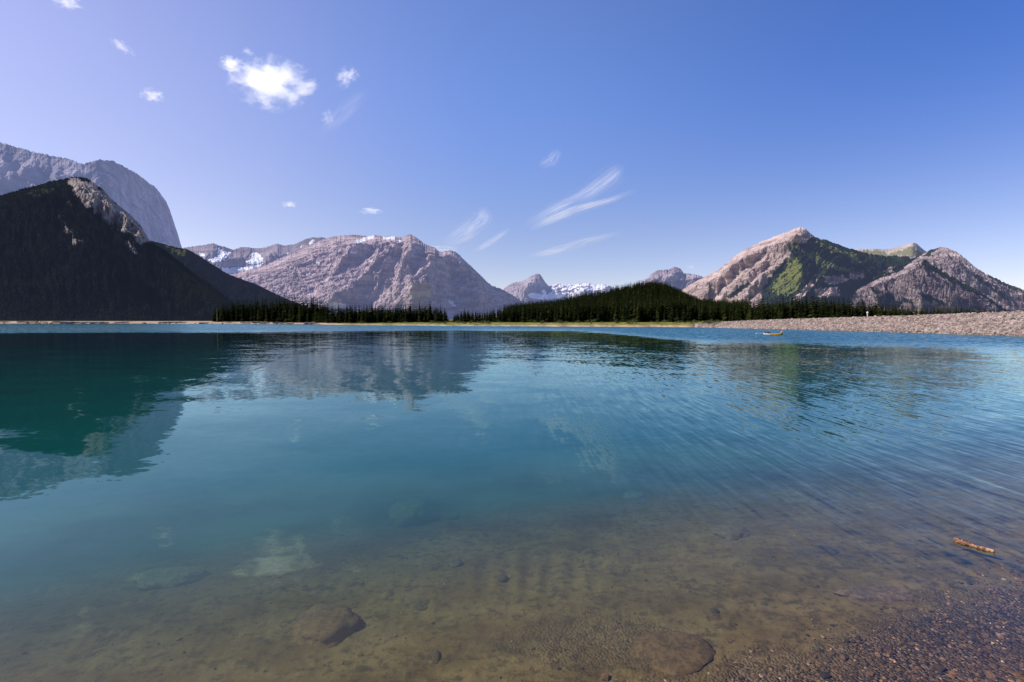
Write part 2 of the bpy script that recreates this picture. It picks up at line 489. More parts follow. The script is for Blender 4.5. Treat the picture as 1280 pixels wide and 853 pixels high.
# scattered light in the water: silty olive where shallow, turquoise where deep
tq = smooth(0.35, 1.3, depth)
shal = np.array([0.21, 0.165, 0.090]); deep = np.array([0.0020, 0.070, 0.063])
mid = np.array([0.045, 0.125, 0.095])
t1 = smooth(0.18, 0.50, depth)[..., None]; t2 = smooth(0.42, 0.95, depth)[..., None]
bodyc = (shal * (1 - t1) + mid * t1) * (1 - t2) + deep * t2
wcol = np.concatenate([bodyc, np.ones(X.shape + (1,))], -1)
tcol = np.concatenate([trans, np.ones(X.shape + (1,))], -1)
m, t = material('lake_water')
P = t.pos()
xyz = t.n('ShaderNodeSeparateXYZ', None, Vector=P)
r = t.vmath('LENGTH', P)
def cnoise(vec, scale, detail=2, rough=0.5):
    c = t.noise(vec, scale, detail, rough, out=1)
    return t.vmath('SUBTRACT', c, (0.5, 0.5, 0.5))
# where breezes ruffle the lake
streak = t.noise(t.mapping(P, (0.006, 0.030, 1)), 1.0, 5, 0.7)
rr_ = t.math('MULTIPLY', r, t.math('ADD', 0.62, t.math('MULTIPLY', streak, 0.76)))
ratio = t.math('DIVIDE', xyz.outputs[0], t.math('MAXIMUM', xyz.outputs[1], 0.5))
rr_ = t.math('MULTIPLY', rr_, t.math('ADD', 1.0, t.math('MULTIPLY', t.ramp(ratio, 0.1, 0.45), 1.1)))
farz = t.ramp(rr_, 125, 200)
patch = t.noise(t.mapping(P, (0.05, 0.05, 1)), 1.0, 3, 0.6)
rightz = t.math('MULTIPLY', t.ramp(t.math('ADD', ratio, t.math('MULTIPLY', t.math('SUBTRACT', patch, 0.5), 0.6)), -0.05, 0.45), t.math('MULTIPLY', t.ramp(r, 5.8, 9.0), t.math('SUBTRACT', 1.0, t.ramp(r, 42, 55))))
# slopes
swell = t.vmath('SCALE', cnoise(t.mapping(P, (0.55, 1.0, 1)), 0.5, 3, 0.5), scale=0.068)
small = t.vmath('SCALE', cnoise(t.mapping(P, (1, 1.5, 1)), 3.0, 3, 0.6), scale=t.math('ADD', t.math('ADD', 0.035, t.math('MULTIPLY', rightz, 0.05)), t.math('MULTIPLY', t.math('MULTIPLY', t.ramp(r, 14, 45), t.ramp(ratio, -1.0, -0.45)), 0.085)))
rip = t.math('SUBTRACT', t.noise(t.mapping(P, (1, 0.07, 1), (0, 0, math.radians(-33))), 9.0, 3, 0.55, dist=0.3), 0.5)
rip2 = t.math('SUBTRACT', t.noise(t.mapping(P, (1, 0.12, 1), (0, 0, math.radians(-48))), 4.4, 3, 0.5), 0.5)
ripv = t.vmath('SCALE', (0.84, 0.55, 0.0), scale=t.math('MULTIPLY', rip, t.math('ADD', 0.030, t.math('MULTIPLY', t.math('MULTIPLY', rightz, t.ramp(r, 6.0, 12.0)), 0.16))))
ripv2 = t.vmath('SCALE', (0.62, 0.79, 0.0), scale=t.math('MULTIPLY', rip2, t.math('ADD', 0.015, t.math('MULTIPLY', rightz, 0.09))))
farv = t.vmath('SCALE', cnoise(P, 1.3, 3, 0.6), scale=t.math('MULTIPLY', farz, 0.9))
farv = t.vmath('ADD', farv, t.vmath('SCALE', (0.0, -0.15, 0.0), scale=farz))
sv = t.vmath('ADD', t.vmath('ADD', swell, small), t.vmath('ADD', t.vmath('ADD', ripv, ripv2), farv))
sv = t.vmath('MULTIPLY', sv, (1, 1, 0))
N = t.vmath('NORMALIZE', t.vmath('ADD', sv, (0, 0, 1)))
fr = t.n('ShaderNodeFresnel', None, IOR=1.333, Normal=N).outputs[0]
fr = t.math('MULTIPLY', fr, 1.22, clamp=True)
gl = t.n('ShaderNodeBsdfGlossy', None, Color=(0.68, 0.96, 0.96, 1), Roughness=0.03, Normal=N)
dif = t.n('ShaderNodeBsdfDiffuse', None, Color=t.attr('wcol'))
tr = t.n('ShaderNodeBsdfTransparent', None, Color=t.attr('tcol'))
body = t.n('ShaderNodeMixShader', None, _0=t.attr('murk', 2), _1=tr.outputs[0], _2=dif.outputs[0])
wm = t.n('ShaderNodeMixShader', None, _0=fr, _1=body.outputs[0], _2=gl.outputs[0])
t.links.new(wm.outputs[0], t.out.inputs[0])
water_mat = m
WV = np.stack([X, Y, np.zeros_like(X)], -1)
me = mesh_from('water', WV.reshape(-1, 3), grid_faces(len(rw), len(azs), True), [water_mat],
               {'murk': ('FLOAT', murk.ravel()), 'wcol': ('FLOAT_COLOR', wcol.reshape(-1, 4)), 'tcol': ('FLOAT_COLOR', tcol.reshape(-1, 4))})
link('water', me, kind='structure')

# =================================================================== MOUNTAINS
# -- cliff massif, far left
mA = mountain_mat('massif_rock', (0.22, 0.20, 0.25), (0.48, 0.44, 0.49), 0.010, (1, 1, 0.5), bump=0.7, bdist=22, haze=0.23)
def covA(px, py, t, s):
    c = np.zeros(px.shape + (3,))
    c[..., 2] = blobcov(px, py, [[(199, 303), (206, 304), (214, 308), (213, 313), (204, 311)]], 1.0, 0.3, 1.5, 3)
    return c
mountain('mountain', [(-260, 120, 4300), (-120, 150, 3900), (0, 178, 3500), (16, 184, 3480), (47, 192, 3400), (70, 196, 3350), (89, 201, 3300), (103, 207.5, 3260), (111, 204, 3250), (123, 201, 3240), (135, 201, 3340), (142, 202, 3450),
    (158, 210.6, 3850), (174, 220, 4300), (190, 231, 4750), (202.5, 244, 5150), (212, 261, 5450), (218, 280, 5650), (225, 302, 5850), (229, 318, 5950)], mA,
    'grey limestone massif with a rounded top and sheer shaded cliff at the far left', ncols=420, nrows=150, run=0.85, prof=1.0, jag=1.6, amp=150, nf=0.022, ang=35, aniso=1.7, fine=0.28, seed=3, cover=covA,
    spurs=[([(103, 207), (90, 225), (60, 260)], 120, 30, 14), ([(60, 196), (40, 215), (5, 240)], 110, 30, 16), ([(20, 186), (-5, 210)], 110, 30, 16)])

# -- wooded hill with the rocky shoulder, left
mB = mountain_mat('shoulder_rock', (0.30, 0.26, 0.24), (0.48, 0.41, 0.38), 0.02, (1, 1, 0.7), bump=0.7, bdist=8, haze=0.026, forest=(0.004, 0.007, 0.007), forest2=(0.012, 0.019, 0.012), fscale=0.03, meadow=(0.055, 0.06, 0.03))
ROCKB = [(88, 222), (110, 224), (135, 242), (160, 264), (185, 288), (190, 303), (178, 306), (165, 297), (150, 286), (135, 277), (118, 264), (104, 256), (96, 243), (86, 232)]
def covB(px, py, t, s):
    c = np.zeros(px.shape + (3,))
    rock = blobcov(px, py, [ROCKB, [(155, 300), (165, 305), (172, 318), (164, 316)], [(78, 285), (90, 290), (104, 305), (92, 303)]], 5, 0.10, 12, 5)
    c[..., 0] = 1 - rock
    mead = blobcov(px, py, [[(28, 243), (50, 236), (72, 234), (68, 242), (45, 249)], [(78, 238), (86, 240), (92, 262), (80, 258)], [(60, 262), (78, 268), (92, 290), (72, 280)], [(185, 300), (200, 312), (240, 345), (215, 332)]], 4, 0.12, 9, 8)
    c[..., 1] = mead * 0.55
    return c
oB, PB, cB = mountain('mountain', [(-330, 330, 1500), (-150, 282, 1600), (-60, 258, 1700), (0, 245, 1750), (32, 236, 1780), (63, 228, 1800), (85, 223, 1800), (98, 222, 1815), (108, 223, 1810), (127, 236, 1790), (142, 252, 1770), (165, 271, 1745), (180, 287, 1730),
    (184, 299, 1725), (190, 304, 1735), (209, 315, 1740), (221, 325, 1720), (240, 340, 1650), (263, 356, 1520), (278, 369, 1400), (300, 388, 1250), (318, 401, 1100)], mB,
    'dark wooded mountain with a bare rocky shoulder rising over the left shore', ncols=460, nrows=190, footdist=[(-330, 1250), (-150, 1080), (0, 930), (100, 860), (200, 790), (270, 720), (318, 760)], prof=1.1, jag=1.2, amp=50, nf=0.06, ang=-35, aniso=1.8, fine=0.6, seed=11, cover=covB,
    spurs=[([(98, 222), (104, 245), (118, 262)], 55, 16, 7), ([(118, 230), (128, 252), (140, 275)], 60, 16, 7), ([(142, 252), (152, 270), (160, 290)], 60, 14, 7), ([(163, 270), (172, 286), (180, 305)], 50, 14, 7), ([(184, 297), (230, 345), (270, 385)], 60, 60, 40), ([(30, 238), (70, 300), (150, 380)], 70, 60, 60)])

# -- second wooded ridge
mC = mountain_mat('ridge_rock', (0.2, 0.19, 0.2), (0.3, 0.27, 0.28), 0.02, haze=0.042, forest=(0.002, 0.0035, 0.004), forest2=(0.006, 0.009, 0.006), fscale=0.03, meadow=(0.09, 0.10, 0.03))
def covC(px, py, t, s):
    c = np.zeros(px.shape + (3,)); c[..., 0] = 1
    c[..., 1] = blobcov(px, py, [[(205, 306), (224, 311), (236, 315), (232, 321), (215, 316)], [(236, 330), (244, 332), (240, 336)]], 4, 0.2, 8, 8) * 0.6
    return c
mountain('mountain', [(150, 290, 2900), (190, 302, 2900), (212, 307, 2880), (221, 310, 2850), (234, 312, 2800), (253, 323, 2750), (285, 343.5, 2700), (320, 356, 2650), (345, 368, 2600), (370, 379, 2500), (405, 396, 2400)], mC,
    'blue shaded wooded ridge sloping down behind the left mountain', ncols=260, nrows=80, run=1.9, jag=1.0, amp=45, nf=0.03, ang=-30, aniso=2, seed=17, cover=covC)

# -- distant snow patched ridge
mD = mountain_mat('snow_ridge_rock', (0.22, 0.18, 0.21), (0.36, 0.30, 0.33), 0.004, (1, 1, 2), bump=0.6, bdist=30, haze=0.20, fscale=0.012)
def covD(px, py, t, s):
    c = np.zeros(px.shape + (3,))
    c[..., 2] = blobcov(px, py, [[(249, 316), (257, 318), (256, 321), (250, 320)], [(273, 309), (280, 315), (290, 315), (281, 323), (274, 327), (266, 328), (259, 325), (272, 321)],
        [(314, 316), (322, 316), (329, 323), (327, 328), (314, 332), (306, 327), (314, 324)], [(276, 334), (285, 336), (302, 334), (315, 333), (330, 329), (322, 337), (302, 340), (286, 342), (279, 340)],
        [(392, 298), (394, 301), (388, 306), (386, 304)], [(376, 306), (379, 307), (376, 310)], [(357, 316), (361, 317), (359, 319)]], 1.1, 0.35, 2.0, 3)
    return c
mountain('mountain', [(205, 316, 8200), (235, 309, 8200), (252, 307, 8100), (267, 304.5, 8000), (274, 307.5, 8000), (282, 309, 8000), (291, 313, 8000), (302, 309, 8000), (312, 310, 7900), (320, 311, 7900), (330, 310, 7800), (346, 305, 7600), (357, 307.5, 7500),
    (370, 305, 7400), (380, 300, 7300), (390, 297, 7300), (405, 297.5, 7300), (430, 305, 7400)], mD,
    'distant purple grey ridge holding several snow patches left of the broad rocky mountain', ncols=300, nrows=90, run=1.7, jag=0.9, jf=0.2, amp=200, nf=0.05, ang=20, aniso=1.5, seed=23, cover=covD,
    spurs=[([(267, 304), (262, 320)], 250, 14, 9), ([(302, 309), (296, 325), (276, 334)], 250, 18, 10), ([(346, 305), (336, 325)], 300, 18, 12)])

# -- broad rocky mountain in the middle
mE = mountain_mat('broad_mountain_rock', (0.33, 0.255, 0.29), (0.66, 0.53, 0.54), 0.011, (1, 1, 2.0), (0, math.radians(12), 0), bump=0.85, bdist=22, haze=0.15, fscale=0.02)
def covE(px, py, t, s):
    c = np.zeros(px.shape + (3,))
    c[..., 2] = blobcov(px, py, [[(443, 301), (455, 297), (468, 294), (467, 298), (455, 302), (446, 304)], [(478, 296), (494, 296), (493, 300), (480, 299.5)], [(438, 314), (447, 315), (446, 317), (438, 317)],
        [(395, 327), (400, 328), (399, 331), (395, 330)], [(408, 377), (420, 378), (434, 381), (431, 386), (414, 384)], [(559, 374), (566, 378), (571, 384), (565, 382)], [(498, 300), (502, 301), (500, 304)]], 0.8, 0.4, 1.7, 3)
    v = smooth(372, 392, py + 9 * fbm(px * 0.08, py * 0.08, None, 4, 71)) * smooth(455, 475, px) * smooth(548, 535, px)
    c[..., 0] = v * 0.62
    c[..., 1] = smooth(0.25, 0.5, fbm(px * 0.1, py * 0.16, None, 4, 72)) * smooth(345, 365, py) * smooth(470, 480, px) * smooth(540, 520, px) * 0.35
    return c
mountain('mountain', [(262, 352, 5600), (285, 344, 5500), (300, 341, 5400), (330, 332, 5200), (345, 326, 5100), (370, 315, 5000), (388, 306, 4950), (406, 299, 4900), (417, 296, 4850), (430, 294.5, 4800), (444, 294, 4750), (457, 296, 4700), (470, 294.5, 4650), (480, 296, 4620), (495, 296, 4560),
    (502, 297.5, 4540), (514, 292.5, 4500), (520, 297.5, 4480), (532, 306, 4440), (544, 310, 4420), (550, 316.5, 4420), (558, 314, 4430), (565, 313.5, 4450), (572, 317, 4480), (585, 330, 4600), (600, 344, 4750), (612, 356, 4900), (627, 362, 5100), (645, 372, 5300), (656, 381, 5400), (672, 392, 5500)], mE,
    'broad pale purple rocky mountain with gullied face in the middle distance', ncols=560, nrows=180, run=1.35, prof=1.05, jag=1.5, jf=0.16, amp=105, nf=0.07, ang=16, aniso=4.5, fine=0.35, seed=29, cover=covE, crestfree=0.1, gul=0.18,
    spurs=[([(551, 316), (545, 345), (530, 385)], 460, 70, 24), ([(568, 313), (590, 350), (604, 385)], 300, 24, 13), ([(597, 342), (625, 380)], 90, 20, 14),
           ([(470, 294), (463, 312), (440, 330)], 230, 34, 11), ([(514, 292), (503, 315), (480, 350)], 230, 34, 13), ([(497, 296), (486, 318)], 160, 22, 8), ([(532, 306), (520, 330), (505, 360)], 180, 20, 10),
           ([(462, 354), (440, 368), (418, 382)], 160, 45, 10)])

# -- small far snowy peaks
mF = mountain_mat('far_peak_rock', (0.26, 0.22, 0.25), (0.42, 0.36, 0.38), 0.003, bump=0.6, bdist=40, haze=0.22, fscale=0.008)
def covF(px, py, t, s):
    c = np.zeros(px.shape + (3,))
    n = fbm(px * 0.16, py * 0.35, None, 4, 55)
    right = smooth(684, 694, px) * smooth(-0.12, 0.12, n + 0.16 * smooth(366, 356, py)) * 0.9
    low = blobcov(px, py, [[(658, 368), (668, 366), (680, 369), (688, 366), (700, 372), (684, 376), (664, 373)], [(676, 362), (681, 363), (684, 370), (679, 368)]], 1.2, 0.3, 3, 3)
    c[..., 2] = np.maximum(right, low)
    return c
mountain('mountain', [(612, 378, 10500), (630, 361, 10300), (640, 354, 10200), (650, 352.5, 10100), (657, 350, 10000), (669, 342.5, 9900), (675, 343, 9900), (680, 351, 10000), (686, 358.5, 10200), (692, 356, 10400), (705, 355, 10400), (720, 356, 10400), (735, 354, 10400),
    (745, 356, 10400), (757, 356, 10400), (770, 361, 10500), (800, 372, 10600)], mF,
    'small far peak like a shark fin with a snowy ridge beside it', ncols=300, nrows=80, run=1.5, jag=0.8, jf=0.25, amp=230, nf=0.07, ang=30, aniso=1.3, fine=0.35, seed=37, cover=covF, crestfree=0.35,
    spurs=[([(670, 343), (662, 356), (655, 372)], 420, 18, 12), ([(692, 356), (697, 372)], 250, 12, 8), ([(735, 354), (728, 370)], 250, 16, 9)])

# -- far peak behind the wooded mound
mG = mountain_mat('back_peak_rock', (0.24, 0.20, 0.23), (0.42, 0.35, 0.37), 0.004, bump=0.7, bdist=35, haze=0.18, fscale=0.01)
mountain('mountain', [(785, 366, 8300), (808, 349, 8200), (817, 341, 8100), (824, 338, 8000), (835, 337.5, 7950), (843, 334, 7900), (850, 336, 7950), (855, 342, 8000), (869, 343, 7900), (877.5, 346, 7900), (884, 352, 8000), (900, 368, 8200)], mG,
    'distant blocky grey peak between the wooded mound and the right mountain', ncols=200, nrows=80, run=1.3, jag=1.2, jf=0.3, amp=260, nf=0.09, ang=20, aniso=1.2, fine=0.4, seed=41, crestfree=0.35,
    spurs=[([(824, 338), (818, 352)], 220, 12, 7), ([(843, 334), (838, 352)], 260, 12, 7), ([(869, 343), (862, 358)], 220, 12, 8)])

# -- green peak behind the right mountain
mH2 = mountain_mat('green_peak_rock', (0.42, 0.35, 0.30), (0.55, 0.47, 0.41), 0.01, bump=0.5, bdist=14, haze=0.11, meadow=(0.17, 0.17, 0.085), fscale=0.02)
def covH2(px, py, t, s):
    c = np.zeros(px.shape + (3,))
    c[..., 1] = 0.25 + 0.6 * blobcov(px, py, [[(1105, 320), (1130, 312), (1140, 308), (1150, 316), (1165, 322), (1150, 330), (1110, 330)], [(1060, 313), (1108, 314), (1112, 325), (1060, 325)]], 3, 0.2, 4, 9)
    return c
mountain('mountain', [(1030, 318, 4700), (1071, 311.5, 4600), (1091, 311.5, 4600), (1111, 312, 4600), (1125.6, 308.2, 4550), (1140, 304, 4500), (1146, 304.6, 4550), (1152, 310.6, 4600), (1158, 314.7, 4650), (1190, 330, 4800)], mH2,
    'green and tan peak showing behind the saddle on the right', ncols=200, nrows=70, run=1.6, jag=0.7, amp=60, nf=0.04, ang=35, aniso=2, seed=47, cover=covH2)

# -- slab sided mountain on the right
mH = mountain_mat('slab_mountain_rock', (0.35, 0.27, 0.26), (0.62, 0.495, 0.45), 0.012, (1.0, 1.0, 2.2), (0, math.radians(-34), 0), bump=0.75, bdist=14, haze=0.07,
                  forest=(0.014, 0.024, 0.014), forest2=(0.032, 0.048, 0.020), meadow=(0.155, 0.175, 0.045), fscale=0.022)
VEG = [(983, 304), (1003, 303), (1019, 296), (1040, 301), (1100, 317), (1175, 326), (1180, 345), (1120, 360), (1080, 368), (1070, 405), (942, 405), (953, 366), (961, 349), (973, 333), (988, 322)]
def covH(px, py, t, s):
    c = np.zeros(px.shape + (3,))
    veg = blobcov(px, py, [VEG], 3, 0.10, 7, 13)
    rocks = blobcov(px, py, [[(1030, 346), (1050, 344), (1062, 350), (1045, 356), (1032, 354)], [(1061, 341), (1081, 343), (1079, 348), (1063, 349)], [(1102, 338), (1117, 334), (1117, 340), (1105, 342)], [(1018, 361), (1047, 359), (1050, 370), (1020, 372)], [(1004, 362), (1014, 352), (1022, 349), (1012, 362), (1000, 374), (990, 376)]], 2, 0.25, 5, 3)
    strip = blobcov(px, py, [[(905, 372), (935, 352), (940, 355), (915, 375)], [(960, 352), (968, 338), (972, 344)]], 2, 0.2, 4, 4)
    c[..., 0] = np.maximum(veg * (1 - rocks), strip * 0.7)
    mead = blobcov(px, py, [[(985, 325), (995, 321), (1001, 331), (1007, 351), (998, 361), (984, 370), (972, 368), (963, 361), (973, 347)], [(981, 304), (998, 305), (1001, 313), (990, 312)],
        [(1004, 313), (1018, 315), (1035, 328), (1060, 336), (1075, 340), (1100, 342), (1060, 341), (1030, 333), (1010, 322)], [(1056, 315), (1070, 318), (1077, 328), (1069, 331), (1062, 322)], [(1099, 339), (1108, 340), (1106, 347), (1099, 346)], [(1020, 303), (1040, 309), (1060, 318), (1040, 315)]], 2.2, 0.3, 9, 6)
    c[..., 1] = mead * 0.85
    return c
mountain('mountain', [(835, 376, 3900), (852, 363, 3800), (861, 357, 3740), (877.5, 348, 3640), (894, 340, 3560), (906, 331, 3500), (918, 321, 3430), (932, 311.6, 3350), (948.6, 303.5, 3270), (963, 298.4, 3200), (975, 293.4, 3130), (987, 289.3, 3080), (997, 284.2, 3040), (1003.5, 284.6, 3030),
    (1009.5, 289.3, 3040), (1016.6, 295.4, 3060), (1024, 298.4, 3080), (1030, 299.5, 3090), (1040, 303.5, 3120), (1060.6, 310.6, 3180), (1081, 316.7, 3250), (1101, 320, 3300), (1113, 320.5, 3330), (1130, 318.3, 3350), (1142, 320.5, 3380), (1162, 330, 3450), (1195, 355, 3600)], mH,
    'right hand mountain of tilted tan rock slabs with green meadow and forest on its flank', ncols=520, nrows=170, run=1.3, prof=1.0, jag=1.4, jf=0.18, amp=85, nf=0.055, ang=36, aniso=4.5, fine=0.3, gul=0.15, seed=53, cover=covH,
    spurs=[([(1000, 296), (965, 309), (935, 329), (892, 366)], 150, 45, 8), ([(995, 316), (960, 334), (912, 374)], 110, 14, 6), ([(990, 328), (955, 352), (925, 380)], 80, 14, 6),
           ([(1004, 285), (1020, 320), (1040, 380)], 110, 40, 70), ([(1060, 311), (1050, 345)], 60, 30, 30)])

# -- rear dome of the right-most mountain
mI = mountain_mat('dome_rock', (0.27, 0.215, 0.225), (0.62, 0.51, 0.48), 0.013, (1, 1, 2.2), (0, math.radians(33), 0), bump=0.8, bdist=14, haze=0.085, forest=(0.02, 0.03, 0.02), forest2=(0.045, 0.06, 0.03), fscale=0.022)
def covI(px, py, t, s):
    c = np.zeros(px.shape + (3,))
    n = fbm((px * 0.8 + py * 0.6) * 0.03, (py * 0.8 - px * 0.6) * 0.10, None, 4, 63)
    c[..., 0] = np.maximum(smooth(0.0, 0.35, n) * 0.7 * smooth(325, 350, py), blobcov(px, py, [[(1150, 320), (1165, 311), (1172, 311), (1160, 322)], [(1158, 328), (1178, 340), (1200, 352), (1240, 372), (1225, 372), (1185, 352)], [(1222, 336), (1262, 354), (1290, 368), (1250, 357)]], 2.5, 0.2, 5, 4) * 0.8)
    return c
mountain('mountain', [(1130, 335, 3200), (1150, 321, 3150), (1162, 312.7, 3120), (1174, 309.2, 3090), (1186.6, 311, 3060), (1196.7, 316.2, 3040), (1207, 324, 3020), (1217, 333, 3000), (1229, 341, 2980), (1243.5, 348, 2960), (1260, 355.3, 2940), (1280, 363.4, 2910), (1320, 376, 2860), (1400, 396, 2800)], mI,
    'bare domed mountain at the right edge of the view', ncols=340, nrows=120, run=1.5, jag=1.2, jf=0.2, amp=150, nf=0.07, ang=-38, aniso=4, fine=0.4, gul=0.15, seed=59, cover=covI,
    spurs=[([(1186, 311), (1190, 340), (1215, 370)], 90, 30, 24), ([(1210, 326), (1232, 352), (1250, 375)], 60, 22, 18)])

# -- lower rocky front
mJ = mountain_mat('front_slab_rock', (0.25, 0.20, 0.22), (0.60, 0.485, 0.47), 0.016, (1, 1, 2.4), (0, math.radians(30), 0), bump=0.9, bdist=12, haze=0.065, forest=(0.014, 0.022, 0.014), forest2=(0.03, 0.042, 0.022), fscale=0.03)
def covJ(px, py, t, s):
    c = np.zeros(px.shape + (3,))
    n = fbm((px * 0.8 + py * 0.6) * 0.035, (py * 0.8 - px * 0.6) * 0.13, None, 4, 83)
    c[..., 0] = np.maximum(smooth(0.08, 0.4, n) * 0.8, blobcov(px, py, [[(1155, 324), (1180, 340), (1215, 360), (1235, 371), (1222, 370), (1180, 348), (1150, 330)], [(1095, 372), (1110, 366), (1128, 378), (1120, 388), (1098, 386)], [(1158, 366), (1185, 380), (1180, 383), (1155, 372)]], 2, 0.2, 4, 4) * 0.85)
    return c
mountain('mountain', [(1035, 388, 2900), (1060.6, 369.5, 2800), (1081, 357.3, 2720), (1101, 348, 2650), (1121.6, 341, 2600), (1138, 333, 2560), (1148, 326, 2540), (1154, 323.5, 2530), (1166, 329, 2505), (1182.5, 341, 2475), (1199, 352, 2450), (1215, 360, 2425), (1233, 369.5, 2400), (1253.6, 380, 2380), (1290, 396, 2350)], mJ,
    'lower mauve rock face streaked with diagonal ledges in front of the domed mountain', ncols=360, nrows=120, run=1.15, jag=1.3, jf=0.2, amp=150, nf=0.085, ang=-36, aniso=3.5, fine=0.45, gul=0.15, seed=61, cover=covJ,
    spurs=[([(1140, 333), (1150, 352), (1190, 385)], 80, 26, 14), ([(1112, 344), (1128, 362), (1150, 385)], 70, 22, 12), ([(1085, 356), (1100, 372)], 50, 18, 12)])

# =================================================================== TREES
def bark_needles():
    nm = []
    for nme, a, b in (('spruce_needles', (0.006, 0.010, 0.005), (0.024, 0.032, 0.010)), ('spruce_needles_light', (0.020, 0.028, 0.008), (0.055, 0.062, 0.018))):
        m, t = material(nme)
        P = t.pos()
        col = t.mix(t.ramp(t.noise(P, 0.35, 4, 0.7), 0.35, 0.65), a, b)
        d = t.n('ShaderNodeBsdfDiffuse', None, Color=col)
        tr = t.n('ShaderNodeBsdfTranslucent', None, Color=col)
        mx = t.n('ShaderNodeMixShader', None, _0=0.2, _1=d.outputs[0], _2=tr.outputs[0])
        t.links.new(mx.outputs[0], t.out.inputs[0]); nm.append(m)
    return nm
NEEDLE, NEEDLE2 = bark_needles()
BARK = simple_mat('spruce_bark', (0.06, 0.045, 0.035), (0.12, 0.09, 0.07), 3)

def spruce(rng, tiers=15, nb=8, width=0.15, trunk=True):
    """unit-high spruce: drooping boughs in tiers; returns verts, quads(as 4, last repeated for tris), mat index"""
    V, F, M = [], [], []
    if trunk:
        k = 5; base = len(V)
        for z, r in ((-0.03, 0.012), (0.5, 0.007), (0.97, 0.001)):
            for i in range(k): V.append((r * math.cos(2 * PI * i / k), r * math.sin(2 * PI * i / k), z))
        for a in range(2):
            for i in range(k):
                F.append((base + a * k + i, base + a * k + (i + 1) % k, base + (a + 1) * k + (i + 1) % k, base + (a + 1) * k + i)); M.append(1)
    z0 = rng.uniform(0.02, 0.10)
    for ti in range(tiers):
        f = (ti + rng.uniform(-0.2, 0.2)) / tiers
        f = min(max(f, 0), 0.985)
        z = z0 + (1 - z0) * f
        R = width * (1 - f) ** 0.85 * rng.uniform(0.75, 1.15) * (0.75 if ti == 0 else 1)
        n = max(3, int(nb * (1 - f * 0.45)))
        ph = rng.uniform(0, 6.28)
        for i in range(n):
            if rng.random() < 0.08: continue
            a = ph + 2 * PI * i / n + rng.uniform(-0.3, 0.3)
            r = R * rng.uniform(0.65, 1.25)
            wd = r * rng.uniform(0.30, 0.5) + 0.006
            dr = r * rng.uniform(0.55, 1.15)
            ca, sa = math.cos(a), math.sin(a)
            hz = z + 0.05
            b = len(V)
            V += [(0, 0, hz), (ca * r * 0.6 - sa * wd, sa * r * 0.6 + ca * wd, hz - dr * 0.75), (ca * r, sa * r, hz - dr), (ca * r * 0.6 + sa * wd, sa * r * 0.6 - ca * wd, hz - dr * 0.75)]
            F.append((b, b + 1, b + 2, b + 3)); M.append(0)
    # leader
    b = len(V); V += [(0, 0, 1.02), (0.008, 0.004, 0.93), (-0.002, -0.009, 0.93), (-0.008, 0.005, 0.93)]
    F += [(b, b + 1, b + 2, b + 2), (b, b + 2, b + 3, b + 3), (b, b + 3, b + 1, b + 1)]; M += [0, 0, 0]
    return np.array(V), np.array(F), np.array(M)

def quads_mesh(name, V, F, mats, M):
    """faces with a repeated last index become triangles"""
    me = bpy.data.meshes.new(name)
    tri = F[:, 2] == F[:, 3]
    cnt = np.where(tri, 3, 4)
    starts = np.concatenate([[0], np.cumsum(cnt)[:-1]]).astype(np.int32)
    mask = np.ones(F.shape, bool); mask[:, 3] = ~tri
    loops = F[mask].astype(np.int32)
    me.vertices.add(len(V)); me.vertices.foreach_set('co', np.asarray(V, np.float32).ravel())
    me.loops.add(len(loops)); me.loops.foreach_set('vertex_index', loops)
    me.polygons.add(len(F)); me.polygons.foreach_set('loop_start', starts)
    for m in mats: me.materials.append(m)
    me.polygons.foreach_set('material_index', np.asarray(M, np.int32))
    me.update(calc_edges=True)
    return me

rng = random.Random(5)
HI = [spruce(rng, rng.randint(16, 21), 10, rng.uniform(0.12, 0.17)) for _ in range(7)]
LO = [spruce(rng, 11, 7, rng.uniform(0.14, 0.19), False) for _ in range(5)]
LOW = [spruce(rng, 5, 5, rng.uniform(0.17, 0.22), False) for _ in range(4)]

def merge_trees(name, pts, hs, protos, mats, light=None, wscale=1.0):
    Vs, Fs, Ms = [], [], []
    off = 0
    n = len(pts); which = RNG.integers(0, len(protos), n); rot = RNG.uniform(0, 2 * PI, n); ws = RNG.uniform(0.8, 1.3, n) * wscale
    for k, (V, F, M) in enumerate(protos):
        idx = np.where(which == k)[0]
        if len(idx) == 0: continue
        c, s = np.cos(rot[idx])[:, None], np.sin(rot[idx])[:, None]
        hh = hs[idx][:, None]; wv = ws[idx][:, None]
        x = (V[None, :, 0] * c - V[None, :, 1] * s) * hh * wv + pts[idx, 0][:, None]
        y = (V[None, :, 0] * s + V[None, :, 1] * c) * hh * wv + pts[idx, 1][:, None]
        z = V[None, :, 2] * hh + pts[idx, 2][:, None]
        VV = np.stack([x, y, z], -1).reshape(-1, 3)
        FF = (F[None] + (np.arange(len(idx)) * len(V))[:, None, None] + off).reshape(-1, 4)
        MM = np.tile(M, len(idx)) if light is None else np.repeat(light[idx].astype(int), len(F))
        Vs.append(VV); Fs.append(FF); Ms.append(MM); off += len(VV)
    return quads_mesh(name, np.concatenate(Vs), np.concatenate(Fs), mats, np.concatenate(Ms))

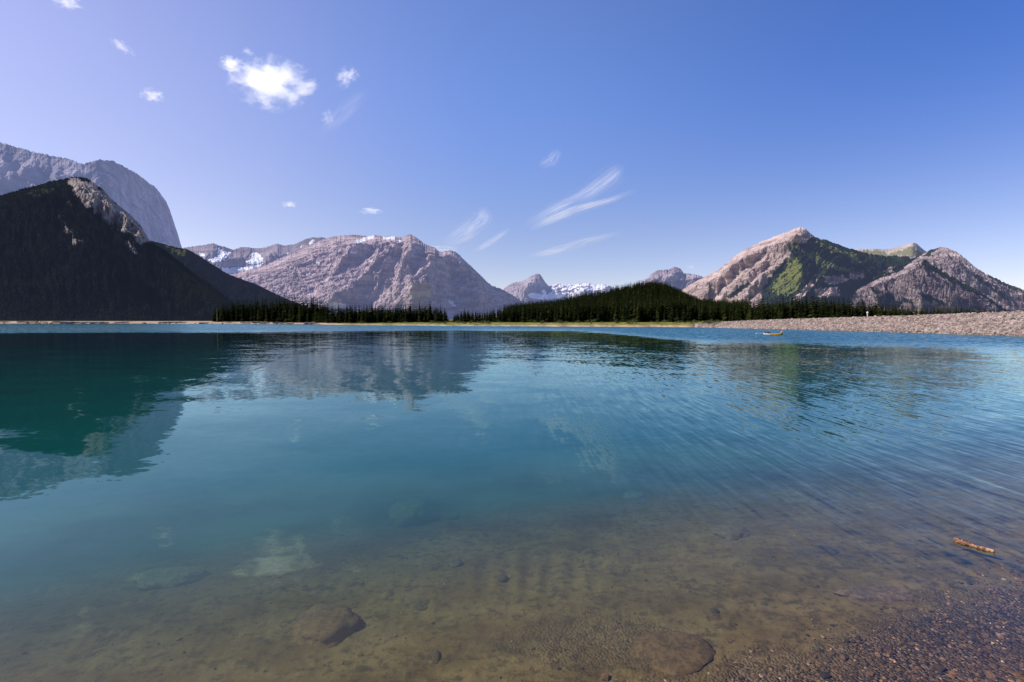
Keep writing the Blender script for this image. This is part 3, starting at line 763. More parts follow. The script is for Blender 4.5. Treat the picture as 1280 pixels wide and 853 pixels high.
# tree-top line of the woods, as it stands in the photograph
TOP = np.array([(262, 394), (268, 383), (280, 378), (300, 374), (322, 372), (345, 371), (385, 370), (400, 374), (420, 380), (440, 380), (470, 379), (540, 379), (556, 384), (563, 394), (570, 389), (580, 386), (600, 387), (625, 384),
    (650, 379), (680, 376), (700, 373), (720, 367), (740, 363), (760, 359), (780, 356), (800, 352), (815, 351), (830, 353), (845, 360), (860, 368), (875, 374), (900, 376), (920, 375), (950, 372), (980, 370), (1000, 368), (1020, 368), (1040, 370),
    (1060, 373), (1100, 378), (1130, 381), (1160, 384), (1190, 384), (1220, 384), (1250, 386), (1280, 387), (1400, 390)], float)
def top_y(px): return np.interp(px, TOP[:, 0], TOP[:, 1])
def az_px(px): return np.arctan2((px - 640.0), FPX * math.cos(PITCH) + 25 * math.sin(PITCH))

def front_dist(px):
    R = shore_r(az_px(px))
    gap = np.interp(px, [262, 400, 440, 560, 870, 905, 1000, 1280, 1400], [22, 24, 22, 42, 48, 70, 85, 70, 70])
    return R + gap

DAMTOP = [(872, 405.0), (895, 403.2), (910, 402.0), (960, 400.0), (1000, 398.6), (1060, 397.0), (1130, 394.8), (1200, 392.3), (1280, 389.6), (1400, 385)]
def tree_rows(rows, step, x0, x1, jx, hbonus=0.0):
    out = []
    for k in rows:
        px = np.arange(x0, x1, step) + RNG.uniform(-jx, jx, len(np.arange(x0, x1, step)))
        d = front_dist(px) + k * 6 + RNG.uniform(0, 5, len(px))
        az = az_px(px)
        x, y = np.sin(az) * d, np.cos(az) * d
        z = land_z(x, y) - 0.2
        dam = px > 905
        # ground behind the dam lies higher
        ty = top_y(px)
        htop = 3.0 + (401.5 - ty) / FPX * d * np.cos(az)
        out.append(np.stack([px, x, y, z, np.maximum(htop - z, 1.0), d], 1))
    return np.concatenate(out)

specimens = []
row0 = tree_rows([0], 4.3, 268, 1290, 1.6)
row1 = tree_rows([1], 5.2, 268, 1290, 2.4)
ind = np.concatenate([row0, row1])
# individual variation: some low ones, some reach the top line
f = RNG.choice([0, 1], len(ind), p=[0.42, 0.58])
hfac = np.where(f == 1, RNG.uniform(0.86, 1.12, len(ind)), RNG.uniform(0.45, 0.85, len(ind)))
def hid(a):   # height lost behind the embankment crest
    return np.where(a[:, 0] > 905, np.maximum(np.interp(a[:, 0], [905, 1000, 1280, 1400], [0.8, 2.3, 4.9, 5.5]) - a[:, 3], 0), 0)
# where the mound rises behind, shoreline trees stay low
mound = (ind[:, 0] > 640) & (ind[:, 0] < 900)
hmax = np.interp(ind[:, 0], [560, 640, 700, 870, 905, 915], [99, 17, 15, 16, 30, 99])
hb_ = hid(ind); ind[:, 4] = hb_ + (np.minimum(ind[:, 4] * 1.0, hmax) - hb_) * hfac
keep = ~((ind[:, 0] > 560) & (ind[:, 0] < 566))
ind = ind[keep]
vis = ind[:, 4] / ind[:, 5]
# ranks
order = np.argsort(-vis)
top_idx = order[:292]; rest_idx = order[292:]

HIM = []
for i, (V, F, M) in enumerate(HI):
    for j, nm in enumerate((NEEDLE, NEEDLE2)):
        HIM.append(quads_mesh('spruce_tree', V, F, [nm, BARK], M))
GR = [(0, 436, 'dark spruce standing in the tall wood on the left spit', 'spruces of the wood on the left spit'),
      (436, 565, 'dark spruce standing in the low wood left of centre below the broad mountain', 'spruces of the shore wood below the broad mountain'),
      (565, 905, 'spruce on the grassy far shore at the foot of the wooded mound', 'spruces at the foot of the wooded mound'),
      (905, 2000, 'spruce standing in the wood behind the stone embankment', 'spruces behind the stone embankment')]
for i in top_idx:
    px, x, y, z, h, d = ind[i]
    for a, b, lab, grp in GR:
        if a <= px < b: break
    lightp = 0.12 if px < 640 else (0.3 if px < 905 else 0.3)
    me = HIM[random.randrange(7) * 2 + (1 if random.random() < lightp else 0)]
    o = link('spruce_tree', me, lab, 'tree', None, grp)
    o.location = (x, y, z); ww = h * random.uniform(0.75, 1.25) * (1.25 if h < 12 else 0.95)
    o.scale = (ww, ww, h); o.rotation_euler = (random.uniform(-.02, .02), random.uniform(-.02, .02), random.uniform(0, 6.28))

# the mass of the wood: what stands behind and between
pts = [ind[rest_idx]]
for k, st in ((0.6, 3.0), (1.5, 2.6), (2, 2.4), (3, 2.2), (4, 2.2), (6, 2.0), (8, 2.0)):
    r = tree_rows([k], st, 268, 1330, 1.8)
    hb_ = hid(r); r[:, 4] = hb_ + (np.minimum(r[:, 4], np.interp(r[:, 0], [560, 640, 700, 870, 905, 915], [99, 18, 17, 18, 30, 99])) - hb_) * RNG.uniform(0.60, 0.97, len(r))
    g_ = (r[:, 0] > 559) & (r[:, 0] < 567); r[g_, 4] *= 0.45
    pts.append(r)
base = np.concatenate(pts)
# mound trees
n = 9000
px = RNG.uniform(630, 935, n); d = RNG.uniform(330, 640, n); az = az_px(px)
x, y = np.sin(az) * d, np.cos(az) * d
z = land_z(x, y)
hh = RNG.uniform(8, 15, n)
ztop_lim = 3.0 + (401.5 - (top_y(px) - 1.5)) / FPX * d * np.cos(az)
hh = np.minimum(hh, (ztop_lim - z) * RNG.uniform(0.8, 1.06, n))
ok = hh > 3.5
md = np.stack([px, x, y, z - 0.2, hh, d], 1)[ok]
allt = np.concatenate([base, md])
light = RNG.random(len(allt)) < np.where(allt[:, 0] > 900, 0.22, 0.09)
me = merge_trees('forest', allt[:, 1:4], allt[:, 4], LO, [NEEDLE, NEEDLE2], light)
link('forest', me, 'dense dark evergreen wood behind the shoreline trees and over the mound', 'forest', 'stuff')

# wooded slope of the left mountain
covf = (cB[..., 0] > 0.6)
nr, nc = covf.shape
# sample positions on the surface, denser where cells are large
A = PB[:-1, :-1]; area = np.linalg.norm(np.cross(PB[1:, :-1] - A, PB[:-1, 1:] - A), axis=-1) * covf[:-1, :-1] * (1 - 0.7 * cB[:-1, :-1, 1])
pxB, _ = to_px(PB[:-1, :-1]); area = area * ((pxB > -120) & (pxB < 330))
dB = np.linalg.norm(A[..., :2], axis=-1)
wgt = (area / dB ** 1.0).ravel(); wgt /= wgt.sum()
pick = RNG.choice(len(wgt), 32000, p=wgt)
ri, ci = pick // (nc - 1), pick % (nc - 1)
uu, vv = RNG.random(len(pick))[:, None], RNG.random(len(pick))[:, None]
Pt = PB[ri, ci] * (1 - uu) * (1 - vv) + PB[ri + 1, ci] * uu * (1 - vv) + PB[ri, ci + 1] * (1 - uu) * vv + PB[ri + 1, ci + 1] * uu * vv
kp_ = np.hypot(Pt[:, 0], Pt[:, 1]) > shore_r(np.arctan2(Pt[:, 0], Pt[:, 1])) + 34
Pt = Pt[kp_]; pick = pick[kp_]
hB = RNG.uniform(7, 12.5, len(pick)) * np.interp(Pt[:, 2], [0, 200, 500], [1.0, 0.8, 0.6])
Pt[:, 2] -= 0.8
m_dark, t = material('slope_needles')
col = t.mix(t.ramp(t.noise(t.pos(), 0.012, 4, 0.7), 0.4, 0.65), (0.005, 0.008, 0.005), (0.020, 0.026, 0.012))
dd = t.n('ShaderNodeBsdfDiffuse', None, Color=col); em = t.n('ShaderNodeEmission', None, Color=(*HAZE, 1), Strength=1)  # haze painted into the needles as a faint blue glow
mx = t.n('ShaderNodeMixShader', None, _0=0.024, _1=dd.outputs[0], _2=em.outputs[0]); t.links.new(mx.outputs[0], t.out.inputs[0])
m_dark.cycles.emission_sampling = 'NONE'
me = merge_trees('hillside_forest', Pt, hB, LOW, [m_dark, m_dark], np.zeros(len(pick), bool), 1.1)
link('hillside_forest', me, 'dark conifer forest covering the left mountain slope', 'forest', 'stuff')

# =================================================================== STONE EMBANKMENT
dpx = np.linspace(866, 1420, 260)
az = az_px(dpx)
Rw = shore_r(az)
cty = np.interp(dpx, [p[0] for p in DAMTOP], [p[1] for p in DAMTOP])
run = np.interp(dpx, [866, 900, 1000, 1420], [3, 9, 13, 13])
Rc = Rw + run
zc = 3.0 + (401.5 - cty) / FPX * Rc * np.cos(az)
zc = np.maximum(zc, 0.9)
rows_ = []
for tt in np.linspace(-0.12, 1.0, 26):
    d = Rw + run * tt; rows_.append(np.stack([np.sin(az) * d, np.cos(az) * d, zc * tt + 0.12 * fbm(np.sin(az) * d, np.cos(az) * d * 1.0, None, 3, 5)], 1))
for extra, dz in ((2.5, 0.02), (5.0, 0.0), (9.0, -1.6), (14, -4.5)):
    d = Rc + extra; rows_.append(np.stack([np.sin(az) * d, np.cos(az) * d, np.maximum(zc + dz, -0.5)], 1))
DV = np.array(rows_)
m, t = material('embankment_rubble')
P = t.pos()
vo = t.n('ShaderNodeTexVoronoi', None, Vector=P, Scale=1.6)
c = t.mix(t.n('ShaderNodeSeparateColor', None, Color=vo.outputs['Color']).outputs[0], (0.26, 0.19, 0.16), (0.50, 0.39, 0.34))
p = t.n('ShaderNodeBsdfPrincipled', None, Base_Color=c, Roughness=0.9, Normal=t.bump(vo.outputs['Distance'], 1.0, 0.3))
t.links.new(p.outputs[0], t.out.inputs[0]); RUB = m
me = mesh_from('embankment', DV.reshape(-1, 3), grid_faces(len(rows_), len(dpx)), [RUB])
link('embankment', me, 'long sloping embankment of pale rubble running along the right shore', 'embankment', 'structure')

def ico(sub=1):
    import bmesh
    bm = bmesh.new(); bmesh.ops.create_icosphere(bm, subdivisions=sub, radius=1)
    V = np.array([v.co[:] for v in bm.verts]); F = np.array([[v.index for v in f.verts] for f in bm.faces]); bm.free()
    return V, F
I1 = ico(1); I2 = ico(2); I3 = ico(3); I4 = ico(4)

def stones_mesh(name, pts, sizes, colors, mat, flat=(0.45, 0.9), angular=0.35, base=I1, rough_seed=1, smooth_shade=False):
    V0, F0 = base
    n = len(pts)
    jit = RNG.normal(0, 1, (n, len(V0), 3)) * angular * 0.35
    V = V0[None] + jit
    sc_ = np.stack([RNG.uniform(0.7, 1.3, n), RNG.uniform(0.7, 1.3, n), RNG.uniform(*flat, n)], 1)
    V = V * sc_[:, None, :]
    a = RNG.uniform(0, 2 * PI, n)[:, None]
    x = V[..., 0] * np.cos(a) - V[..., 1] * np.sin(a); y = V[..., 0] * np.sin(a) + V[..., 1] * np.cos(a)
    tl = RNG.uniform(-0.35, 0.35, n)[:, None]
    z = V[..., 2] + x * tl
    V = np.stack([x, y, z], -1) * sizes[:, None, None] + pts[:, None, :]
    F = (F0[None] + (np.arange(n) * len(V0))[:, None, None]).reshape(-1, 3)
    C = np.repeat(colors, len(V0), 0)
    C = np.concatenate([C, np.ones((len(C), 1))], 1)
    return mesh_from(name, V.reshape(-1, 3), F, [mat], {'scol': ('FLOAT_COLOR', C)}, smooth_shade)

def stone_mat(name, nscale=8, bd=0.01, rough=0.85):
    m, t = material(name)
    P = t.pos()
    c = t.mix(t.ramp(t.math('ADD', t.math('MULTIPLY', t.noise(P, nscale, 5, 0.7), 0.5), t.math('MULTIPLY', t.noise(P, nscale * 0.25, 5, 0.7), 0.5)), 0.38, 0.62), t.attr('scol'), t.mix(0.6, t.attr('scol'), (0.04, 0.03, 0.025)))
    p = t.n('ShaderNodeBsdfPrincipled', None, Base_Color=c, Roughness=rough, Normal=t.bump(t.noise(P, nscale * 2, 4), 0.6, bd)); p.inputs['Specular IOR Level'].default_value = 0.2
    t.links.new(p.outputs[0], t.out.inputs[0]); return m
ST_BIG = stone_mat('rubble_stone', 1.5, 0.06)
ST_SMALL = stone_mat('pebble_stone', 25, 0.004)

n = 15000
u = RNG.random(n); dx_ = np.interp(u, np.linspace(0, 1, 50), np.interp(np.linspace(0, 1, 50), [0, 1], [872, 1330]))
az = az_px(dx_); tt = RNG.random(n) ** 0.9
Rw_ = shore_r(az); run_ = np.interp(dx_, dpx, run); zc_ = np.interp(dx_, dpx, zc)
d = Rw_ + run_ * tt
pts_ = np.stack([np.sin(az) * d, np.cos(az) * d, zc_ * tt + 0.03], 1)
size = RNG.lognormal(-1.75, 0.35, n) * np.interp(dx_, [872, 920, 1330], [0.8, 1.0, 1.0])
g = RNG.uniform(0.6, 1.25, n)[:, None]
cols = g * np.array([0.50, 0.41, 0.375])[None] * (1 + RNG.normal(0, 0.06, (n, 3)))
dark = RNG.random(n) < 0.12; cols[dark] *= 0.5
# wet, darker line by the water
cols *= np.where(tt < 0.05, 0.55, 1)[:, None]
me = stones_mesh('rubble', pts_, size, np.clip(cols, 0.03, 0.7), ST_BIG)
link('rubble', me, 'pale pinkish broken rock covering the embankment', 'rubble', 'stuff')

# white marker post on the crest
PAINT = simple_mat('white_paint', (0.75, 0.75, 0.73), (0.82, 0.82, 0.80), 6, 0.5, 0.05)
DARKP = simple_mat('dark_metal', (0.05, 0.05, 0.05), (0.08, 0.08, 0.08), 6, 0.5, 0.05)
def lathe(profile, k=16):
    V, F = [], []
    for r, z in profile:
        for i in range(k): V.append((r * math.cos(2 * PI * i / k), r * math.sin(2 * PI * i / k), z))
    for a in range(len(profile) - 1):
        for i in range(k): F.append((a * k + i, a * k + (i + 1) % k, (a + 1) * k + (i + 1) % k, (a + 1) * k + i))
    return V, F
pxm = 1084.0; azm = float(az_px(np.array(pxm))); dm = float(np.interp(pxm, dpx, Rc)) + 1.2; zm = float(np.interp(pxm, dpx, zc))
mk = empty('marker_post', 'small white marker post with rounded cap on top of the stone embankment', 'post', (math.sin(azm) * dm, math.cos(azm) * dm, zm))
V, F = lathe([(0.10, -0.2), (0.10, 1.0), (0.09, 1.02), (0.0, 1.02)]); link('post', mesh_from('post', V, F, [PAINT]), parent=mk)
V, F = lathe([(0.0, 1.0), (0.20, 1.02), (0.26, 1.12), (0.26, 1.42), (0.20, 1.56), (0.10, 1.63), (0.0, 1.65)]); link('cap', mesh_from('cap', V, F, [PAINT]), parent=mk)

# =================================================================== SHORE: driftwood, boulders, bushes
WOOD = simple_mat('bleached_wood', (0.30, 0.22, 0.17), (0.50, 0.40, 0.33), 2.5, 0.85, 0.5, 0.03)
def log_mesh(name, L_, r0, r1, mat, bend=0.1, k=9, seg=12, seed=0, stubs=2, rough=0.12):
    rg = random.Random(seed); V, F = [], []
    b1, b2 = rg.uniform(-bend, bend), rg.uniform(-bend, bend) * 0.4
    def ctr(s): return np.array([(s - 0.5) * L_, b1 * math.sin(s * PI) * L_ * 0.5, b2 * math.sin(s * PI * 1.3) * L_ * 0.3])
    for i in range(seg + 1):
        s = i / seg; c = ctr(s); r = r0 + (r1 - r0) * s
        if i == 0 or i == seg: r *= 0.75
        for j in range(k):
            a = 2 * PI * j / k; rr2 = r * (1 + rough * math.sin(3 * a + 5 * s + seed) + rg.uniform(-rough, rough))
            V.append((c[0] + rg.uniform(-1, 1) * r * (0.5 if i in (0, seg) else 0.05), c[1] + rr2 * math.cos(a), c[2] + rr2 * math.sin(a)))
    for i in range(seg):
        for j in range(k): F.append((i * k + j, i * k + (j + 1) % k, (i + 1) * k + (j + 1) % k, (i + 1) * k + j))
    for base, i0 in ((0, 0), (seg * k, seg)):
        c = ctr(i0 / seg); V.append(tuple(c)); cidx = len(V) - 1
        for j in range(k): F.append((base + j, base + (j + 1) % k, cidx, cidx))
    for sbi in range(stubs):
        s = rg.uniform(0.2, 0.8); c = ctr(s); a = rg.uniform(0.2, PI - 0.2); r = (r0 + r1) / 2
        d = np.array([rg.uniform(0.2, 0.6), math.cos(a), math.sin(a)]); d /= np.linalg.norm(d); ln = r * rg.uniform(2.0, 3.5)
        e1 = np.cross(d, [1, 0, 0.1]); e1 /= np.linalg.norm(e1); e2 = np.cross(d, e1); b = len(V)
        for q, (ff, rs) in enumerate(((0.5 * r, 0.35 * r), (ln, 0.16 * r))):
            for j in range(5): V.append(tuple(c + d * ff + (e1 * math.cos(2 * PI * j / 5) + e2 * math.sin(2 * PI * j / 5)) * rs))
        for j in range(5): F.append((b + j, b + (j + 1) % 5, b + 5 + (j + 1) % 5, b + 5 + j))
        V.append(tuple(c + d * (ln + 0.1 * r)))
        for j in range(5): F.append((b + 5 + j, b + 5 + (j + 1) % 5, len(V) - 1, len(V) - 1))
    me = quads_mesh(name, np.array(V), np.array(F), [mat], np.zeros(len(F)))
    me.polygons.foreach_set('use_smooth', np.ones(len(me.polygons), bool))
    return me
LOGS = [log_mesh('driftwood_log', 1, 0.045, 0.028, WOOD, 0.12, seed=s, seg=8, k=7) for s in range(5)]
for i in range(46):
    px = random.uniform(-10, 268) if i < 34 else random.uniform(268, 400)
    az = float(az_px(np.array(px))); d = float(shore_r(np.array(az))) + random.uniform(1, 11)
    x, y = math.sin(az) * d, math.cos(az) * d
    o = link('driftwood_log', LOGS[i % 5], 'bleached driftwood log stranded on the left shore', 'driftwood', None, 'driftwood logs along the left shore')
    Lg = random.uniform(7, 16); o.scale = (Lg, Lg * 1.2, Lg * 1.2)
    o.location = (x, y, float(land_z(np.array(x), np.array(y))) + 0.035 * Lg); o.rotation_euler = (0, random.uniform(-0.05, 0.05), -az + random.uniform(-0.5, 0.5))

def boulder_mesh(name, seed, col, mat, sx=1, sy=1, sz=1, base=I3, amp=0.25):
    V, F = base
    n_ = fbm(V[:, 0] * 1.1 + seed * 7, V[:, 1] * 1.1, V[:, 2] * 1.1, 3, seed) * amp * 1.8 + fbm(V[:, 0] * 4 + seed, V[:, 1] * 4, V[:, 2] * 4, 3, seed + 4) * amp * 0.3
    W = V * (1 + n_)[:, None]
    W = W + V * (fbm(V[:, 0] * 9 + seed, V[:, 1] * 9, V[:, 2] * 9, 3, seed + 9) * 0.06)[:, None]
    W = np.where(W[:, 2:3] > 0.75, np.concatenate([W[:, :2], 0.75 + (W[:, 2:3] - 0.75) * 0.35], 1), W) * np.array([sx, sy, sz])
    return mesh_from(name, W, F, [mat], {'scol': ('FLOAT_COLOR', rgba(np.array(col), len(V)))})
BD = [boulder_mesh('shore_boulder', s, (0.40, 0.31, 0.27), ST_BIG, 1, 0.8, 0.6, I2) for s in range(4)]
for i in range(40):
    px = random.uniform(-10, 400)
    az = float(az_px(np.array(px))); d = float(shore_r(np.array(az))) + random.uniform(-0.5, 7)
    x, y = math.sin(az) * d, math.cos(az) * d
    o = link('shore_boulder', BD[i % 4], 'pale boulder lying at the water line of the left shore', 'boulder', None, 'pale boulders along the left shore')
    s = random.uniform(0.5, 1.5); o.scale = (s * 1.8, s, s); o.location = (x, y, max(0, float(land_z(np.array(x), np.array(y)))) + 0.15 * s); o.rotation_euler = (0, 0, random.uniform(0, 6))

def bush_mesh(name, seed, mat, n=420):
    rg = np.random.default_rng(seed)
    cl = rg.normal(0, 1, (9, 3)) * np.array([0.5, 0.5, 0.22]) + np.array([0, 0, 0.5])
    V, F = [], []
    for i in range(n):
        c = cl[i % 9] + rg.normal(0, 0.2, 3) * np.array([1, 1, 0.8]); c[2] = max(c[2], 0.02)
        a, b = rg.normal(0, 1, 3), rg.normal(0, 1, 3); a /= np.linalg.norm(a); b /= np.linalg.norm(b); s = rg.uniform(0.05, 0.11)
        k = len(V); V += [c - a * s, c + b * s * 0.6, c + a * s, c - b * s * 0.6]; F.append((k, k + 1, k + 2, k + 3))
    return quads_mesh(name, np.array(V), np.array(F), [mat], np.zeros(n))
LEAF = simple_mat('bush_leaves', (0.05, 0.07, 0.015), (0.12, 0.14, 0.035), 2.0, 0.7, 0.1, coords='pos')
BU = [bush_mesh('willow_bush', s, LEAF) for s in range(4)]
bpx = [(885, 2.3), (889, 2.4), (895, 2.0), (901, 1.7), (790, 2.5), (742, 2.2), (668, 2.0), (605, 2.2), (574, 2.0)] + [(random.uniform(405, 905), random.uniform(0.9, 1.9)) for _ in range(46)]
for i, (px, s) in enumerate(bpx):
    az = float(az_px(np.array(px))); R = float(shore_r(np.array(az))); d = R + (random.uniform(13, 38) if i > 3 else random.uniform(6, 10))
    x, y = math.sin(az) * d, math.cos(az) * d
    if i < 4: lab, grp = 'round green willow bush at the left end of the stone embankment', 'bushes at the end of the embankment'
    else: lab, grp = 'low green bush on the grassy strip of the far shore', 'bushes along the grassy far shore'
    o = link('willow_bush', BU[i % 4], lab, 'bush', None, grp)
    o.scale = (s * 1.3, s * 1.3, s); o.location = (x, y, float(land_z(np.array(x), np.array(y))) - 0.1); o.rotation_euler = (0, 0, random.uniform(0, 6))

# bare dead tree at the tip of the left spit
DEAD = simple_mat('dead_wood', (0.22, 0.19, 0.17), (0.36, 0.32, 0.29), 2)
az = float(az_px(np.array(271.5))); d = float(front_dist(np.array(271.5))) - 6
x, y = math.sin(az) * d, math.cos(az) * d
st = empty('dead_tree', 'bare grey dead tree at the left tip of the wooded spit', 'tree', (x, y, float(land_z(np.array(x), np.array(y)))))
V, F = lathe([(0.32, -0.3), (0.24, 6), (0.14, 12), (0.03, 16.5), (0, 16.6)], 7); link('trunk', mesh_from('trunk', V, F, [DEAD]), parent=st)
V, F = [], []
for i in range(22):
    zb = random.uniform(3, 15); a = random.uniform(0, 6.28); ln = random.uniform(0.6, 1.8) * (1 - zb / 22); k = len(V)
    e = (math.cos(a) * ln, math.sin(a) * ln, zb - 0.25)
    V += [(0, 0, zb + 0.09), (0, 0, zb - 0.09), (e[0], e[1], e[2]), (-math.sin(a) * 0.09, math.cos(a) * 0.09, zb)]
    F += [(k, k + 1, k + 2, k + 2), (k, k + 2, k + 3, k + 3)]
link('branches', quads_mesh('branches', np.array(V), np.array(F), [DEAD], np.zeros(len(F))), parent=st)

# =================================================================== KAYAK
YEL = simple_mat('yellow_plastic', (0.72, 0.36, 0.03), (0.80, 0.43, 0.05), 3, 0.35, 0.02, spec=0.5)
WHT = simple_mat('white_cover', (0.62, 0.60, 0.68), (0.75, 0.74, 0.80), 3, 0.5, 0.1)
BLK = simple_mat('dark_cloth', (0.03, 0.03, 0.04), (0.06, 0.05, 0.07), 5, 0.8, 0.3)
BLU = simple_mat('blue_plastic', (0.25, 0.50, 0.62), (0.35, 0.62, 0.72), 5, 0.4, 0.05)
kp = on_z(np.array(966.0), np.array(419.2), 0.0)
kl = 3.7 * (math.hypot(kp[0], kp[1]) / 118.0) 
kay = empty('kayak', 'small yellow kayak with upturned stern and white bow on the lake by the embankment', 'kayak', (float(kp[0]), float(kp[1]), 0.0), -math.atan2(kp[0], kp[1]) * 0.9 + 0.05)
kay.scale = (1, 1, 1.3)
def hull(t0, t1, n=22, top=False):
    V, F = [], []
    k = 11
    for i in range(n + 1):
        s = t0 + (t1 - t0) * i / n                     # -1 bow .. 1 stern
        wd = 0.36 * max(1 - abs(s) ** 2.4, 0.02) ** 0.6
        sheer = 0.26 + 0.10 * max(0, -s - 0.3) ** 1.5 + (0.42 * smooth(0.72, 0.9, np.array(s)).item())
        keel = -0.10 + 0.22 * abs(s) ** 4
        for j in range(k):
            a = PI * j / (k - 1)                       # gunwale to gunwale under the hull
            V.append((s * kl / 2, -wd * math.cos(a), sheer + (keel - sheer) * math.sin(a) ** 0.7))
    for i in range(n):
        for j in range(k - 1): F.append((i * k + j, i * k + j + 1, (i + 1) * k + j + 1, (i + 1) * k + j))
    # deck
    for i in range(n):
        F.append((i * k, (i + 1) * k, (i + 1) * k + k - 1, i * k + k - 1))
    return V, F
V, F = hull(-0.28, 1.0); link('hull', mesh_from('hull', V, F, [YEL]), parent=kay)
V, F = hull(-1.0, -0.282, 14); link('bow', mesh_from('bow', V, F, [WHT]), parent=kay)
def torus(cx, cz, rx, ry, r, mat, name, parent):
    V, F = [], []; k, q = 20, 6
    for i in range(k):
        a = 2 * PI * i / k
        for j in range(q):
            b = 2 * PI * j / q; V.append((cx + (rx + r * math.cos(b)) * math.cos(a), (ry + r * math.cos(b)) * math.sin(a), cz + r * math.sin(b)))
    for i in range(k):
        for j in range(q): F.append((i * q + j, i * q + (j + 1) % q, ((i + 1) % k) * q + (j + 1) % q, ((i + 1) % k) * q + j))
    link(name, mesh_from(name, V, F, [mat]), parent=parent)
torus(-0.75, 0.30, 0.42, 0.22, 0.035, BLK, 'cockpit_rim', kay)
# upturned stern fin
V = [(kl / 2 * 0.78, -0.05, 0.3), (kl / 2 * 0.80, 0.05, 0.3), (kl / 2 * 1.0, 0.04, 0.42), (kl / 2 * 1.0, -0.04, 0.42), (kl / 2 * 0.90, -0.03, 0.70), (kl / 2 * 0.90, 0.03, 0.70), (kl / 2 * 1.04, 0.025, 0.76), (kl / 2 * 1.04, -0.025, 0.76)]
F = [(0, 1, 2, 3), (0, 4, 5, 1), (1, 5, 6, 2), (2, 6, 7, 3), (3, 7, 4, 0), (4, 7, 6, 5)]
link('stern_grip', mesh_from('stern_grip', V, F, [YEL]), parent=kay)
kr = kay.rotation_euler[2]
def kloc(lx, ly, lz): return (kay.location[0] + lx * math.cos(kr) - ly * math.sin(kr), kay.location[1] + lx * math.sin(kr) + ly * math.cos(kr), lz * 1.3)
bg_ = boulder_mesh('gear_bag', 3, (0.035, 0.03, 0.045), BLK, 0.32, 0.24, 0.2, I2, 0.2)
bg_.materials.clear(); bg_.materials.append(BLK)
o = link('gear_bag', bg_, 'dark gear bag lying in the cockpit of the yellow kayak, the larger one', 'bag'); o.location = kloc(-0.85, 0, 0.42); o.rotation_euler = (0, 0, kr)
o = link('gear_bag', bg_.copy(), 'smaller dark gear bag nearer the white bow of the yellow kayak', 'bag'); o.location = kloc(-1.45, 0, 0.44); o.rotation_euler = (0, 0, kr); o.scale = (0.7, 0.7, 0.8)
pd = empty('paddle', 'light blue bladed paddle reaching off the white bow of the kayak', 'paddle', kloc(-2.05, 0.0, 0.36), kr)
V, F = [], []
for x_ in (-0.9, 0.9):
    for j in range(6): V.append((x_, 0.025 * math.cos(2 * PI * j / 6), 0.025 * math.sin(2 * PI * j / 6) + 0.09 * x_))
F = [(j, (j + 1) % 6, 6 + (j + 1) % 6, 6 + j) for j in range(6)]
link('shaft', mesh_from('shaft', V, F, [WHT]), parent=pd)
V = [(0.42 * math.cos(a) * 0.6 - 1.15, 0.03 * math.sin(a * 2), 0.16 * math.sin(a) - 0.13) for a in np.linspace(0, 2 * PI, 13)[:-1]]
me = bpy.data.meshes.new('blade'); me.from_pydata(V + [(v[0], v[1] + 0.03, v[2]) for v in V], [], [list(range(12)), list(range(23, 11, -1))] + [[i, (i + 1) % 12, 12 + (i + 1) % 12, 12 + i] for i in range(12)]); me.materials.append(BLU)
link('blade', me, parent=pd)

# =================================================================== FOREGROUND: log, boulders, gravel
m, t = material('wet_driftwood')
v = t.n('ShaderNodeTexCoord').outputs['Object']
nn = t.noise(t.mapping(v, (3, 22, 22)), 2.2, 5, 0.7); n2_ = t.noise(v, 9, 4)
c = t.mix(t.ramp(nn, 0.38, 0.62), (0.10, 0.035, 0.02), (0.55, 0.27, 0.13))
c = t.mix(t.math('MULTIPLY', t.ramp(n2_, 0.52, 0.62), 0.6), c, (0.66, 0.46, 0.32))
c = t.mix(t.math('MULTIPLY', t.ramp(t.noise(v, 26, 4, 0.7), 0.52, 0.6), 0.85), c, (0.05, 0.018, 0.012))
p = t.n('ShaderNodeBsdfPrincipled', None, Base_Color=c, Roughness=0.5, Normal=t.bump(nn, 0.9, 0.02))
t.links.new(p.outputs[0], t.out.inputs[0])
a_ = on_z(np.array(1193.0), np.array(676.0)); b_ = on_z(np.array(1243.0), np.array(691.0))
cl = (a_ + b_) / 2; ln = float(np.linalg.norm(b_ - a_))
lg = link('driftwood', log_mesh('driftwood', ln, 0.034, 0.024, m, 0.10, k=12, seg=22, seed=4, stubs=1, rough=0.22), 'short reddish brown piece of driftwood floating on the shallow water', 'driftwood')
lg.location = (float(cl[0]), float(cl[1]), 0.012); lg.rotation_euler = (0, 0, math.atan2(b_[1] - a_[1], b_[0] - a_[0]))

